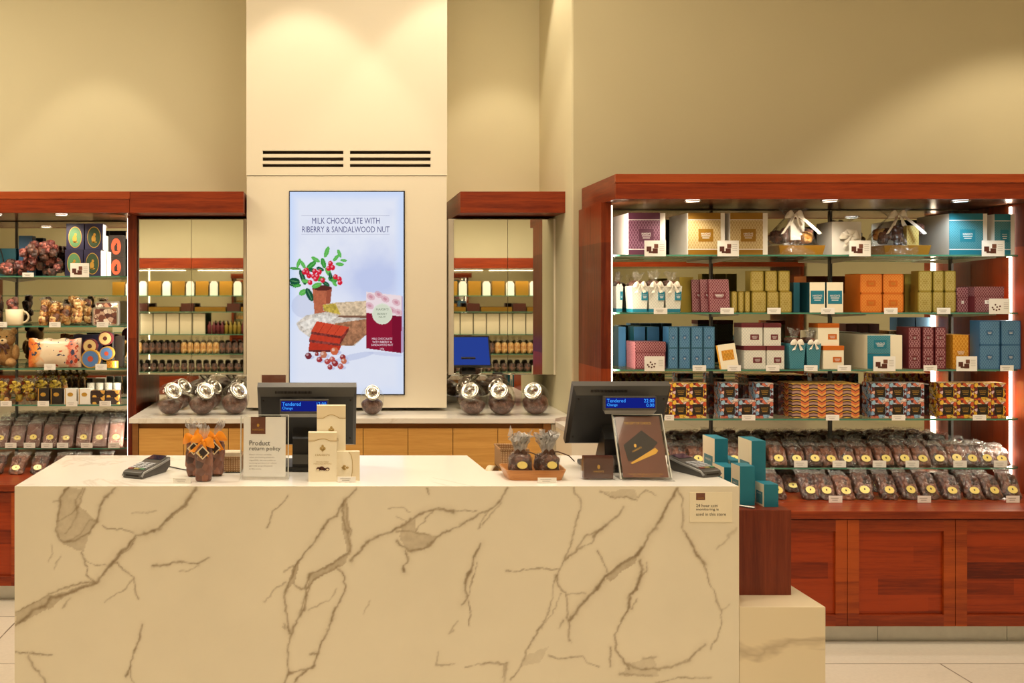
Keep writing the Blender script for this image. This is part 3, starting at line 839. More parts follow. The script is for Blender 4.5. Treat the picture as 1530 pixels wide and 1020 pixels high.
# ------------------------------------------------------------------ shelving displays
def base_cab(name, x0, x1, D, depth, edges, label):
    o = empty(name, label, 'cabinet', (x0, D, 0))
    MB().box(0, x1 - x0, -.012, depth, BASE_Z - .036, BASE_Z).build('wooden_top', M['cherry_h'], o, bevel=.002)
    MB().box(0, x1 - x0, .03, depth, .0845, BASE_Z - .037).build('carcass', M['cherry_v'], o)
    for (a, c) in edges:
        a -= x0; c -= x0
        h0, h1 = .0845, BASE_Z - .042; st = .052
        b = MB(); b.box(a, a + st, 0, .026, h0, h1); b.box(c - st, c, 0, .026, h0, h1)
        d = MB()
        d.box(a, a + st, 0, .026, h0, h1, 0); d.box(c - st, c, 0, .026, h0, h1, 0)
        d.box(a + st, c - st, 0, .026, h0, h0 + st, 1); d.box(a + st, c - st, 0, .026, h1 - st, h1, 1)
        d.box(a + st, c - st, .012, .02, h0 + st, h1 - st, 2)
        d.build('door', [M['stile'], M['cherry_h'], M['cherry_p']], o)
    k = 0; xx = 0
    while xx < x1 - x0 - .01:
        e = min(xx + .60, x1 - x0)
        MB().box(xx + .001, e - .001, .048, .06, 0, .084).build('kick_plate', M['steel'], o); xx = e
    return o
M['stile'] = wood('cherry_stile', (112, 34, 6), (170, 74, 22), 'x', .145, seed=9, scale=.8)
r_edges = [(1.376, 1.870), (1.873, 2.367), (2.370, 2.863), (2.866, 3.36)]
base_cab('base_cabinet', 1.335, 3.52, 4.30, .75, r_edges, 'low reddish wooden cupboards with framed doors under the tall right display')
base_cab('base_cabinet', -2.62, L_X, 4.90, .92, [(-2.615, -2.12), (-2.117, -1.622), (-1.619, L_X - .002)], 'low reddish wooden cupboards under the left display, mostly hidden by the counter')

def tall_unit(name, label, x0, x1, y0, y1, yh, uprights, shelves, gx0, gx1, hx0, hx1, shword):
    """x0..x1 outer; panels .05 wide at the ends given by gx (clear span)"""
    o = empty(name, label, 'display cabinet', (x0, y0, BASE_Z)); H = 2.062 - BASE_Z
    if gx0 > x0: MB().box(0, gx0 - x0, 0, y1 - y0 + .02, 0, H).build('side_panel', M['cherry_v'], o)
    if gx1 < x1: MB().box(gx1 - x0, x1 - x0, 0, y1 - y0 + .02, 0, H).build('side_panel', M['cherry_v'], o)
    ux = sorted(uprights)
    cuts = [gx0] + ux + [gx1]
    for a, c in zip(cuts[:-1], cuts[1:]):
        if c - a > .04: MB().box(a - x0 + .002, c - x0 - .002, y1 - y0, y1 - y0 + .006, .002, H - .004).build('mirror_back', M['mirror'], o)
    for u in ux:
        MB().box(u - x0 - .006, u - x0 + .006, y1 - y0 - .012, y1 - y0, .002, H - .004).build('upright', M['grey_plastic'], o)
        for z in shelves:
            zz = z - .009 - BASE_Z
            m = MB(); yb = y1 - y0 - .012
            m.add([(u - x0 - .002, yb, zz), (u - x0 - .002, .06, zz), (u - x0 - .002, .06, zz - .006), (u - x0 - .002, yb, zz - .022),
                   (u - x0 + .002, yb, zz), (u - x0 + .002, .06, zz), (u - x0 + .002, .06, zz - .006), (u - x0 + .002, yb, zz - .022)],
                  [(0, 1, 2, 3), (7, 6, 5, 4), (0, 4, 5, 1), (1, 5, 6, 2), (2, 6, 7, 3), (3, 7, 4, 0)])
            m.build('bracket', M['steel'], o)
    # hood
    h = empty('wooden_hood', label.split(' with ')[0].replace('shelving', 'wooden hood over the shelving'), 'cornice', (hx0, yh, 2.062)); w = hx1 - hx0
    if gx0 > x0:
        MB().box(0, w, 0, .02, 0, .076).build('fascia', M['cherry_h'], h, bevel=.001)
        MB().box(-.002, w + .002, -.003, .02, .077, .118).build('top_rail', M['cherry_lt'], h, bevel=.001)
    else: MB().box(0, w, 0, .02, 0, .118).build('fascia', M['cherry_h'], h, bevel=.001)
    MB().box(0, .02, .0202, D_hood - yh, 0, .118).build('side_board', M['cherry_y'], h)
    MB().box(w - .02, w, .0202, D_hood - yh, 0, .118).build('side_board', M['cherry_y'], h)
    MB().box(.02, w - .02, .0202, D_hood - yh, .002, .016).build('soffit', M['soffit'], h)
    for i, z in enumerate(shelves):
        g = MB(); g.prism([(gx0 + .006, y0 + .05), (gx0 + .05, y0 + .02), (gx1 - .05, y0 + .02), (gx1 - .006, y0 + .05), (gx1 - .006, y1 - .014), (gx0 + .006, y1 - .014)], z - .008, z, [0, 0, 1, 1, 1, 1, 1, 1])
        q = g.build('glass_shelf', [M['glass'], M['glass_edge']])
        tag(q, f'clear green-edged glass shelf, {ordn(i)} from the top in the {shword} display', 'shelf')
    return o
M['soffit'] = principled('satin_soffit', (150, 92, 60), .22, .55)
D_hood = D_UB + .028
tall_unit('display_cabinet', 'tall reddish wooden shelving on the right with mirror back and glass shelves', UX0, 3.49, D_UF, D_UB, 4.459,
          [1.42, 2.04, 2.68, 3.33], S_R, 1.385, UX1, 1.354, 3.55, 'right')
D_hood = D_WALL - .002
tall_unit('display_cabinet', 'tall reddish wooden shelving on the left with mirror back and glass shelves', -2.62, L_X, L_UF, L_UB, 5.204,
          [X_(25, L_UB), X_(25, L_UB) - .62], S_L, -2.57, -1.169, -2.62, L_X - .002, 'left')

def led(x, y, z0, z1, label, side):
    o = MB().box(x - .004, x + .004, y - .006, y + .006, z0, z1).build('led_strip', M['led']); tag(o, label, 'light strip')
def spot_lamp(x, y, z, label, mat='lamp_face'):
    o = empty('recessed_downlight', label, 'downlight', (x, y, z))
    MB().lathe([(.034, 0), (.042, 0), (.042, -.003), (.036, -.005), (.034, -.003)], 24).build('trim_ring', M['chrome'], o)
    MB().cyl(.034, -.002, 0, 24, smooth=False).build('lamp_glass', M[mat], o)
    return o
led(UX1 - .006, 4.738, BASE_Z + .02, 2.05, 'glowing vertical light strip on wood at the far right of the display', 1)
led(1.391, 4.655, BASE_Z + .02, 2.05, 'glowing vertical light strip inside the first side panel of the right display', 1)
led(-1.176, 5.43, BASE_Z + .02, 2.05, 'glowing vertical light strip at the inner edge of the left display', 1)
for i, px in enumerate((1035, 1240, 1435)):
    spot_lamp(X_(px, 4.56), 4.56, 2.062, ['round downlight above the purple and bronze gift boxes', 'round downlight above the first cellophane hamper and white box', 'cool white round downlight above the teal gift boxes'][i], 'lamp_cool' if i == 2 else 'lamp_face')
spot_lamp(X_(92, 5.33), 5.33, 2.062, 'round downlight in the left hood above the navy tins')
spot_lamp(X_(-6, 5.33), 5.33, 2.062, 'round downlight at the frame edge over the dark lace bags')

# ------------------------------------------------------------------ product makers
def patch(w, h, pm, ink, brand=.62, lines=2, y=-.0006, cx=0, cz=0, bz=.62, frame=False):
    m = MB(); m.box(cx - w / 2, cx + w / 2, y, 0, cz - h / 2, cz + h / 2, 0)
    letter(m, "HAIGH'S", cx, cz + h * (bz - .5), w * brand, w * brand * .22, y - .0004, 1)
    for i in range(lines):
        zz = cz - h * (.08 + .16 * i); ww = w * (.3 - .06 * i)
        m.add([(cx - ww, y - .0004, zz), (cx + ww, y - .0004, zz), (cx + ww, y - .0004, zz + h * .05), (cx - ww, y - .0004, zz + h * .05)], [(0, 1, 2, 3)], 1)
    return m, [pm, ink]

def carton(nm, lab, X0, X1, z0, z1, D, d, front, side, pt=None, lid=None, cat='box', group=None, rz=0, border=None, sleeve=None):
    w, h = X1 - X0, z1 - z0
    e = empty(nm, lab, cat, ((X0 + X1) / 2, D, z0), rz, group)
    m = MB(); hb = h - (lid[1] if lid else 0)
    m.box(-w / 2, w / 2, 0, d, 0, hb, [1, 1, 0, 0, 0, 0] if side is None else [1, 1, 0, 1, 1, 1])
    m.build('box_body', [front, side or front], e)
    if lid:
        MB().box(-w / 2 - .001, w / 2 + .001, -.001, d + .001, hb, h).build('lid', lid[0], e)
    if border:
        m = MB(); bw = border[1]; i = border[2]
        for (a, b_, c, f) in ((-w / 2 + i, w / 2 - i, i, i + bw), (-w / 2 + i, w / 2 - i, hb - i - bw, hb - i), (-w / 2 + i, -w / 2 + i + bw, i, hb - i), (w / 2 - i - bw, w / 2 - i, i, hb - i)):
            m.box(a, b_, -.0005, 0, c, f)
        m.build('printed_border', border[0], e)
    if sleeve:
        m = MB(); sw = sleeve[1]
        m.box(-w / 2 + sw[0], w / 2 - sw[1], -.002, -.0001, .0, h * .13, 1); m.box(-w / 2 + sw[0], w / 2 - sw[1], -.002, -.0001, h * .845, h, 1)
        m.box(-w / 2 + sw[0], w / 2 - sw[1], -.002, -.0001, h * .145, h * .83, 0)
        m.box(-w / 2 + sw[0], w / 2 - sw[1], -.002, -.0001, h * .13, h * .145, 2); m.box(-w / 2 + sw[0], w / 2 - sw[1], -.002, -.0001, h * .83, h * .845, 2)
        m.box(-w / 2 + sw[0], w / 2 - sw[1], -.0001, d, h + .0001, h + .001, 1)
        m.build('printed_sleeve', [sleeve[0], sleeve[2], M['whiteink']], e)
    if pt:
        m, ms = patch(pt[0] * w, pt[1] * h, pt[2], pt[3], brand=pt[6] if len(pt) > 6 else .62, cx=pt[4] * w, cz=pt[5] * h, y=-.0028 if sleeve else -.0008)
        m.build('name_label', ms, e)
    return e

def tagcard(x, y0, y1, D, z, label, w_px=20, fz=.0092):
    s = F / D; w = w_px / s
    e = empty('price_tag', label, 'price tag', (X_(x, D), D, z))
    h = (y1 - y0) / s
    m = MB(); m.box(-w / 2, w / 2, -.0005, .0008, .001, h, 0)
    m.build('card', M['white'], e)
    m = MB()
    for i in range(2):
        ww = w * (.36 - .1 * i); m.box(-ww, ww * .6, -.001, -.0005, h * (.62 - .28 * i), h * (.68 - .28 * i))
    m.build('printed_lines', M['greyink'], e)
    MB().box(-w / 2 - .001, w / 2 + .001, .0008, .016, fz, fz + .001).build('clear_foot', M['acrylic'], e)
    return e

def infocard(x0, x1, y0, y1, D, z, label, kind='box'):
    s = F / D; w = (x1 - x0) / s; h = (y1 - y0) / s
    e = empty('picture_card', label, 'card', (X_((x0 + x1) / 2, D), D, z), rz=0)
    MB().box(-w / 2, w / 2, 0, .001, 0, h).build('card', M['white'], e)
    m = MB()
    if kind == 'box':
        m.box(-w * .40, -w * .18, -.0006, 0, h * .3, h * .62, 0); m.box(-w * .12, w * .12, -.0006, 0, h * .18, h * .5, 0)
        m.box(-w * .05, w * .14, -.0006, 0, h * .52, h * .78, 1)
        m.box(-w * .3, -w * .1, -.0008, -.0006, h * .2, h * .32, 2)
    else:
        for (a, c) in ((-.28, .3), (-.12, .45), (-.2, .6), (-.02, .3), (.02, .5), (-.15, .25), (-.34, .42)):
            m.prism([(a * w + .0045 * math.cos(t), c * h + .0045 * math.sin(t)) for t in np.linspace(0, 2 * PI, 9)[:-1]], 0, .0006, 0, Matrix.Rotation(PI / 2, 4, 'X'))
    m.build('printed_picture', [M['choc'], M['brown_l'], M['brown']], e)
    m = MB()
    for i in range(4): m.box(w * .2, w * .42, -.0006, 0, h * (.72 - .12 * i), h * (.74 - .12 * i))
    m.build('printed_text', M['greyink'], e)
    MB().box(-w / 2, w / 2, .001, .03, .0092, .0102).build('clear_foot', M['acrylic'], e)
    return e

def lumpy(w, d, h, seed, n=40, amp=.005, res=(16, 26), ex=.65, lean=0, zmin=None):
    r = np.random.default_rng(seed)
    th = np.linspace(-PI / 2, PI / 2, res[0]); ph = np.linspace(0, 2 * PI, res[1], endpoint=False)
    T, Pp = np.meshgrid(th, ph, indexing='ij')
    sg = lambda a, e: np.sign(a) * np.abs(a) ** e
    P = np.stack([sg(np.cos(T), ex) * sg(np.cos(Pp), ex) * w / 2, sg(np.cos(T), ex) * sg(np.sin(Pp), ex) * d / 2, sg(np.sin(T), ex) * h / 2], -1)
    pts = P.reshape(-1, 3)[r.integers(0, P.size // 3, n)] + r.normal(0, .002, (n, 3))
    dist = np.min(np.linalg.norm(P[:, :, None, :] - pts[None, None], axis=-1), -1)
    s = np.sqrt(w * d) / np.sqrt(n) * 1.3
    k = 1 - np.clip(dist / s, 0, 1) ** 2
    N = P / (np.linalg.norm(P, axis=-1, keepdims=True) + 1e-9)
    P = P + N * (k * amp - amp * .5)[..., None]
    P[..., 2] += h / 2
    P[..., 2] = np.maximum(P[..., 2], 0 if zmin is None else zmin)
    P[..., 1] += P[..., 2] * lean
    return P

def crinkle_fan(w0, w1, h, seed, n=(5, 12), depth=.02, jit=.005, lean=0):
    """gathered cellophane: a pleated sheet widening upwards"""
    r = np.random.default_rng(seed); rows = []
    for i in range(n[0]):
        t = i / (n[0] - 1); w = w0 + (w1 - w0) * t
        rows.append([((j / (n[1] - 1) - .5) * w + r.normal(0, jit * t), (depth * t) * (1 if j % 2 else -1) * .5 + r.normal(0, jit * t) + lean * t * h, h * t * (1 + r.normal(0, .12) * (i == n[0] - 1))) for j in range(n[1])])
    return rows

def ellipse(m, a, c, y, z0, x0=0, mat=0, n=20, th=.0008, M4=None):
    v = [(x0 + a * math.cos(2 * PI * i / n), y - th, z0 + c * math.sin(2 * PI * i / n)) for i in range(n)]
    v += [(x0 + a * math.cos(2 * PI * i / n), y, z0 + c * math.sin(2 * PI * i / n)) for i in range(n)]
    f = [tuple(range(n)), ] + [(i, n + i, n + (i + 1) % n, (i + 1) % n) for i in range(n)]
    m.add(v, f, mat, False, M4)

def pouch_proto(mat, w, d, h, seed, lean, flap, st=(.017, .012), n=40, amp=.005, name='chocolate_bag', ex=.65, flat=False):
    e = empty(name, 'x', 'bag')
    MB().grid(lumpy(w, d, h, seed, n, amp, lean=lean, ex=ex), closed=True).build('filled_pouch', M[mat], e)
    zs = h * .42; ang = math.atan(lean)
    m = MB(); Mt = Matrix.Translation((0, -d / 2 - amp * .6 + lean * zs, zs)) @ Matrix.Rotation(-ang, 4, 'X')
    ellipse(m, st[0], st[1], 0, 0, 0, 0, M4=Mt)
    ellipse(m, st[0] * .16, st[1] * .3, -.0009, st[1] * .1, 0, 1, 8, .0004, Mt)
    m.build('gold_sticker', [M['sticker'], M['ink']], e)
    r = np.random.default_rng(seed + 77); S = lumpy(w * 1.0, d * 1.05, h * 1.03, seed + 1, 30, .006, (11, 18), ex=ex, lean=lean)
    S = S + r.normal(0, .0032, S.shape); S[..., 2] = np.maximum(S[..., 2], .0005); S[..., 1] -= .0015
    m = MB(); m.grid(S, smooth=False, closed=True); m.build('clear_wrap', M['wrapfilm'], e)
    m = MB(); m.grid(crinkle_fan(w * .90, w * .98, flap, seed + 5, depth=.016, jit=.004, lean=lean + .6), M=Matrix.Translation((0, lean * h, h * .9)))
    m.build('crinkled_top', M['cello_w'], e)
    return e
def place(protos, used, i, loc, label, rz=0, group=None, scale=None):
    k = i % len(protos)
    p = protos[k]
    if k not in used:
        used.add(k); p.location = loc; p.rotation_euler = (0, 0, rz); p['label'] = label
        if group: p['group'] = group
        if scale: p.scale = scale
        return p
    return dup(p, loc, label, rz, group, scale)

def bow(m, s, mat=0, M4=None, tails=True):
    """ribbon bow facing -y, about s wide: two full loops, a knot and two forked tails"""
    for sg in (-1, 1):
        for lay in (0, 1):
            rows = []
            for t in np.linspace(0, 1, 8):
                x = sg * s * .58 * t; hw = s * (.05 + .19 * math.sin(PI * min(1, t * .98 + .02))) * (1 if lay == 0 else .8)
                y = (-.16 if lay == 0 else .06) * s * math.sin(PI * t)
                zc = s * (.14 * math.sin(PI * t) - .12 * t)
                rows.append([(x, y - s * .03 * math.cos(q * 2), zc + hw * q) for q in (-1, -.5, 0, .5, 1)])
            m.grid(rows, mat, M=M4)
        if tails:
            rows = []
            for t in np.linspace(0, 1, 6):
                x = sg * s * (.05 + .30 * t); z = -s * .62 * t; hw = s * (.05 + .07 * t)
                rows.append([(x - hw, -s * (.12 + .05 * math.sin(t * 6)), z - .04 * s), (x, -s * (.14 + .05 * math.sin(t * 6)), z + (.03 * s if t == 1 else 0)), (x + hw, -s * .12, z + .02 * s)])
            m.grid(rows, mat, M=M4)
    m.grid(lumpy(s * .16, s * .16, s * .2, 5, 8, .001, (7, 10), .8), mat, M=(M4 or Matrix()) @ Matrix.Translation((0, -s * .08, -s * .1)), closed=True)

RS = ['top', 'second', 'third', 'fourth', 'fifth']
# ------------------------------------------------------------------ right display, shelf 1
D1 = 4.70; z = S_R[0]
def XX(x, D=D1): return X_(x, D)
def ZZ(y, D=D1): return Z_(y, D)
G = 'large printed gift boxes on the top shelf'
for (a, c, yt, pm, sl, solid, pr, lab) in (
    (939, 994, 318, 'white', 'plum_l', 'plum', (.0, .027), 'large gift box in purple patterned sleeve at the start of the top shelf'),
    (1028, 1083, 318, 'white', 'goldb_l', 'goldb', (.0, .022), 'large gift box in bronze patterned sleeve, first of two, lit by downlight'),
    (1091, 1147, 318, 'white', 'goldb_l', 'goldb', (.0, .025), 'large gift box in bronze patterned sleeve beside the first cellophane hamper'),
    (1418, 1475, 319, 'white', 'teal_l', 'teal', (.0, .022), 'large gift box in teal patterned sleeve under the cool downlight'),
    (1486, 1545, 320, 'white', 'teal_l', 'teal', (.0, .022), 'large gift box in teal patterned sleeve at the far right of top shelf')):
    x1 = min(XX(c), UX1 - .012)
    carton('gift_box', lab, XX(a), x1, z, ZZ(yt), D1, .26, M['white'], M['white'], sleeve=(M[sl], pr, M[solid]),
           pt=(.40, .30, M[solid], M['whiteink'], -.02, .47), group=G)

def hamper(x, xb0, xb1, x0, x1, yt, label, seed, goldbox=False):
    D = 4.72; e = empty('wrapped_hamper', label, 'hamper', (X_((xb0 + xb1) / 2, D), D, z))
    w = (xb1 - xb0) * D / F; cx = 0
    m = MB()
    v = [(-w / 2 + .01, 0, 0), (w / 2 - .01, 0, 0), (w / 2 - .01, .15, 0), (-w / 2 + .01, .15, 0), (-w / 2, -.008, .05), (w / 2, -.008, .05), (w / 2, .158, .05), (-w / 2, .158, .05)]
    m.add(v, [(3, 2, 1, 0), (0, 1, 5, 4), (2, 3, 7, 6), (3, 0, 4, 7), (1, 2, 6, 5), (4, 5, 6, 7)])
    m.build('gold_tray', M['goldb'], e)
    r = np.random.default_rng(seed); m = MB()
    for i in range(12):
        q = lumpy(.07, .05, .06, seed + i, 12, .008, (9, 14))
        m.grid(q, i % 3, M=Matrix.Translation((r.uniform(-w / 2 + .03, w / 2 - .03), r.uniform(.03, .12), .045 + r.uniform(0, .07) * (1 - abs(i - 6) / 9))) @ Matrix.Rotation(r.uniform(0, 3), 4, 'Z'), closed=True)
    m.build('chocolates', [M['wrap_d'], M['wrap_m'], M['wrap_gold']], e)
    if goldbox: MB().box(.0, .06, .0, .03, .05, .15).build('gold_carton', M['gold_l'], e)
    else: MB().box(-.035, .035, .04, .07, .08, .185).build('white_carton', M['white'], e)
    ww = (x1 - x0) * D / F; off = X_((x0 + x1) / 2, D) - X_((xb0 + xb1) / 2, D); hh = Z_(yt, D) - z
    zt = hh * .80; P = []
    rr = np.random.default_rng(seed + 50)
    for i, t in enumerate(np.linspace(0, 1, 12)):
        row = []
        for j in range(30):
            a = 2 * PI * j / 30
            if t < .82:
                u = t / .82; rad = (ww / 2) * (1 - u ** 1.5 * .86); 
            else:
                u = (t - .82) / .18; rad = ww / 2 * (.14 + .35 * u)
            k = 1 + (.10 if j % 2 else -.06) * (.4 + t) + rr.normal(0, .03)
            row.append((off + rad * math.cos(a) * k + (.012 if t > .82 else 0), .075 + rad * .62 * math.sin(a) * k, max(.003, hh * t + (rr.normal(0, .006) if t > .85 else 0))))
        P.append(row)
    MB().grid(P, closed=True).build('cellophane_wrap', M['cello'], e)
    m = MB(); bow(m, .085, 0, Matrix.Translation((off, .03, hh * .83)))
    for sg in (-1, 1):
        rows = []
        for t in np.linspace(0, 1, 6): rows.append([(off + sg * (.01 + .085 * t) - .008, .03 - .07 * t ** .5, hh * .83 - .10 * t), (off + sg * (.01 + .085 * t) + .008, .03 - .07 * t ** .5, hh * .83 - .10 * t + .006)])
        m.grid(rows)
    m.build('ribbon_bow', M['ribbon'], e)
    return e
hamper(1195, 1163, 1232, 1147, 1236, 309, 'cellophane hamper of chocolates in a gold tray beside bronze gift box', 3)
hamper(1345, 1320, 1390, 1302, 1392, 309, 'cellophane hamper holding a gold carton, to the left of teal gift boxes', 23, True)
e = carton('gift_box', 'plain white box with a big white ribbon rosette between the two hampers', XX(1243, 4.78), XX(1287, 4.78), z, ZZ(331, 4.78), 4.78, .15, M['white'], M['white'])
m = MB(); bow(m, .09, 0, Matrix.Translation((.01, -.012, .10))); bow(m, .07, 0, Matrix.Translation((.01, -.02, .10)) @ Matrix.Rotation(PI / 2.5, 4, 'Y')); m.build('ribbon_rosette', M['ribbon'], e)
for i, (a, c) in enumerate(((963, 995), (1072, 1104), (1269, 1301), (1467, 1501))):
    infocard(a, c, 361, 384.5, 4.648, z - .008, ['small picture card below the purple gift box on the top shelf', 'small picture card between the two bronze gift boxes', 'small picture card below the white rosette box', 'small picture card between the two teal gift boxes'][i])

# ------------------------------------------------------------------ shelf 2
z = S_R[1]
def ribbon_bag(x0, x1, yt, D, z, label, body, band, patchm, ribbonmat, group, dpt=.10, ylab=0):
    w = (x1 - x0) * D / F; h = Z_(yt, D) - z
    e = empty('gift_bag', label, 'gift bag', (X_((x0 + x1) / 2, D), D, z), 0, group)
    def frust(a, c, mt, mb, off=0):
        k0, k1 = .40 + .10 * a / h, .40 + .10 * c / h
        v = [(-w * k0 - off, -off, a), (w * k0 + off, -off, a), (w * k0 + off, dpt + off, a), (-w * k0 - off, dpt + off, a), (-w * k1 - off, -.006 * c / h - off, c), (w * k1 + off, -.006 * c / h - off, c), (w * k1 + off, dpt + off, c), (-w * k1 - off, dpt + off, c)]
        mb.add(v, [(3, 2, 1, 0), (4, 5, 6, 7), (0, 1, 5, 4), (2, 3, 7, 6), (3, 0, 4, 7), (1, 2, 6, 5)], mt)
    m = MB(); frust(0, h, 0, m); frust(.0005, h * .13, 1, m, .0006); m.build('paper_bag', [body, band], e)
    if patchm:
        q, ms = patch(w * .36, h * .33, patchm, M['whiteink'], .7, cx=w * .27, cz=h * .62, y=-.008); q.build('name_label', ms, e)
    m = MB(); m.grid(lumpy(w * .85, dpt * .8, .04, int(x0), 14, .006, (8, 14)), M=Matrix.Translation((0, dpt / 2, h - .012)), closed=True); m.build('chocolates', M['wrap_d'], e)
    m = MB(); m.grid(crinkle_fan(.02, w * .8, .055, int(x0) + 9, (5, 12), .03, .004), M=Matrix.Translation((0, dpt * .3, h + .015))); m.build('cellophane_top', M['cello_w'], e)
    m = MB(); bow(m, w * .72, 0, Matrix.Translation((0, -.004, h + .004))); m.build('ribbon_bow', ribbonmat, e)
    return e
GB = 'pale ribboned gift bags on the second shelf'
for i, (a, c, D) in enumerate(((914, 931, 4.86), (943, 969, 4.70), (968, 994, 4.70), (993, 1019, 4.70))):
    ribbon_bag(a + (6 if i == 0 else 0), c - .5, 427, D, z, ['pale patterned gift bag with white bow, behind the others by the side panel', 'pale gift bag with white bow, first of the front three on second shelf', 'pale gift bag with white bow, middle of the front three on second shelf',
        'pale gift bag with white bow, last of the front three on second shelf'][i], M['whitebox'], M['teal'], M['teal'], M['ribbon'], GB)
def stackrow(nm, xs, z0, z1, D, d, front, side, labf, pt=None, lid=None, group=None, border=None, gap=.0008):
    out = []
    for i, (a, c) in enumerate(xs):
        out.append(carton(nm, labf(i), X_(a, D) + gap, X_(c, D) - gap, z0, z1, D, d, front, side, pt, lid, 'box', group, border=border))
    return out
GP = (.62, .5, M['gold_l'], M['gold'], 0, .5)
# behind gold
stackrow('gold_box', [(1017, 1039)], z, ZZ(441, 4.80), 4.80, .1, M['gold'], M['gold'], lambda i: 'plain olive gold box behind the gift bags, lower of two', group='olive gold boxes behind the bags')
stackrow('gold_box', [(1015, 1036)], ZZ(441, 4.80), ZZ(414, 4.80), 4.80, .1, M['gold'], M['gold'], lambda i: 'plain olive gold box behind the gift bags, upper of two', group='olive gold boxes behind the bags')
# maroon slabs leaning
for i, (a, c) in enumerate(((1046, 1060), (1055, 1070), (1062, 1091))):
    D = 4.68 + .035 * (2 - i); w = .098; h = .165
    e = empty('chocolate_slab_box', ['thin maroon patterned box, rearmost of the three leaning ones', 'thin maroon patterned box, middle of the three leaning ones', 'thin maroon patterned box in front of the leaning three, label showing'][i], 'box', (X_(1076, 4.68) - (2 - i) * .030, D, z + .002), 0, 'leaning maroon boxes', rot=(-.14, 0, -.12 if i < 2 else -.05))
    MB().box(-w / 2, w / 2, 0, .018, 0, h, [1, 1, 0, 1, 1, 1]).build('box_body', [M['maroon_p'], M['maroon']], e)
    q, ms = patch(w * .62, h * .2, M['maroon'], M['whiteink'], .7, cz=h * .5, y=-.0008); q.build('name_label', ms, e)
zm = ZZ(435); zt = ZZ(404.5)
G2 = 'olive gold boxes stacked on the second shelf'
def og(xs, z0, z1, row, where, D=D1, d=.06, pt=GP):
    stackrow('gold_box', xs, z0, z1, D, d, M['gold_l'], M['gold'], lambda i: f'olive gold box, {row} row, {ordn(i)} along, {where}', pt, group=G2, border=(M['gold'], .005, 0))
og([(1093, 1101.5), (1103, 1111.5), (1112.5, 1121)], z, zm, 'only', 'beside the leaning maroon boxes', d=.05, pt=None)
og([(1123, 1145), (1146, 1163.5), (1164.5, 1183)], z, zm, 'lower', 'stacked by the teal-labelled boxes')
og([(1121, 1141), (1143, 1161), (1163, 1180)], zm, zt, 'upper', 'stacked by the teal-labelled boxes')
og([(1371, 1392.5), (1393.5, 1410), (1411, 1428)], z, zm, 'lower', 'stacked right of the orange boxes')
og([(1372, 1392.5), (1394, 1410), (1411, 1428)], zm, zt, 'upper', 'stacked right of the orange boxes')
stackrow('gold_box', [(1352, 1368)], z, ZZ(438, 4.80), 4.80, .08, M['gold'], M['gold'], lambda i: 'dim olive gold box set back behind the orange boxes, lower one', group=G2)
stackrow('gold_box', [(1352, 1368)], ZZ(438, 4.80), ZZ(409, 4.80), 4.80, .08, M['gold'], M['gold'], lambda i: 'dim olive gold box set back behind the orange boxes, upper one', group=G2)
zz_ = ZZ(421.5)
stackrow('labelled_box', [(1209.5, 1233), (1235, 1260)], z, zz_, D1, .17, M['cream_box'], M['teal_d'], lambda i: f'cream box with teal label and teal sides on second shelf, {ordn(i)} of two', (.86, .44, M['teal'], M['whiteink'], 0, .5, .7))
stackrow('teal_box', [(1185.5, 1195)], z, zz_, 4.76, .12, M['teal_d'], M['teal_d'], lambda i: 'plain dark teal box beside the cream boxes with teal labels', None)
G3 = 'bright orange boxes on the second shelf'; zo = ZZ(438)
OP = (.42, .3, M['orange'], M['gold_ink'], 0, .5)
stackrow('orange_box', [(1285, 1318), (1319, 1350)], z, zo, D1, .14, M['orange_l'], M['orange'], lambda i: f'bright orange box, lower row, {ordn(i)} of two', OP, group=G3, border=(M['orange'], .005, 0))
stackrow('orange_box', [(1285, 1318), (1319, 1350)], zo, ZZ(409), D1, .14, M['orange_l'], M['orange'], lambda i: f'bright orange box, upper row, {ordn(i)} of two', OP, group=G3, border=(M['orange'], .005, 0))
stackrow('orange_box', [(1264, 1272)], z, zo, 4.85, .14, M['orange'], M['orange'], lambda i: 'orange box peeking out behind the orange stack', None, group=G3)
stackrow('lidded_box', [(1429.5, 1447)], z, ZZ(429), 4.75, .12, M['maroon_l'], M['maroon_l'], lambda i: 'dark maroon patterned lidded box beside the olive gold stack', (.2, .12, M['whiteink'], M['maroon'], 0, .4), (M['maroon_l'], .048), border=(M['maroon'], .002, .001))
stackrow('lidded_box', [(1456, 1500)], z, ZZ(428), D1, .14, M['maroon_p'], M['maroon'], lambda i: 'maroon and pink lidded box by the light strip on second shelf', (.3, .14, M['whiteink'], M['maroon'], 0, .4), (M['maroon_p'], .048), border=(M['maroon'], .002, .001))
infocard(1478, 1509, 447, 470, 4.648, z - .0075, 'picture card of a chocolate heap in front of maroon lidded box', 'heap')
n_ = 0
for px in (987, 1086.5, 1156.5, 1237, 1331, 1410):
    tagcard(px, 459.5, 469, 4.652, z - .0085, f'white price tag on the edge of second shelf of right display, {ordn(n_)} along'); n_ += 1

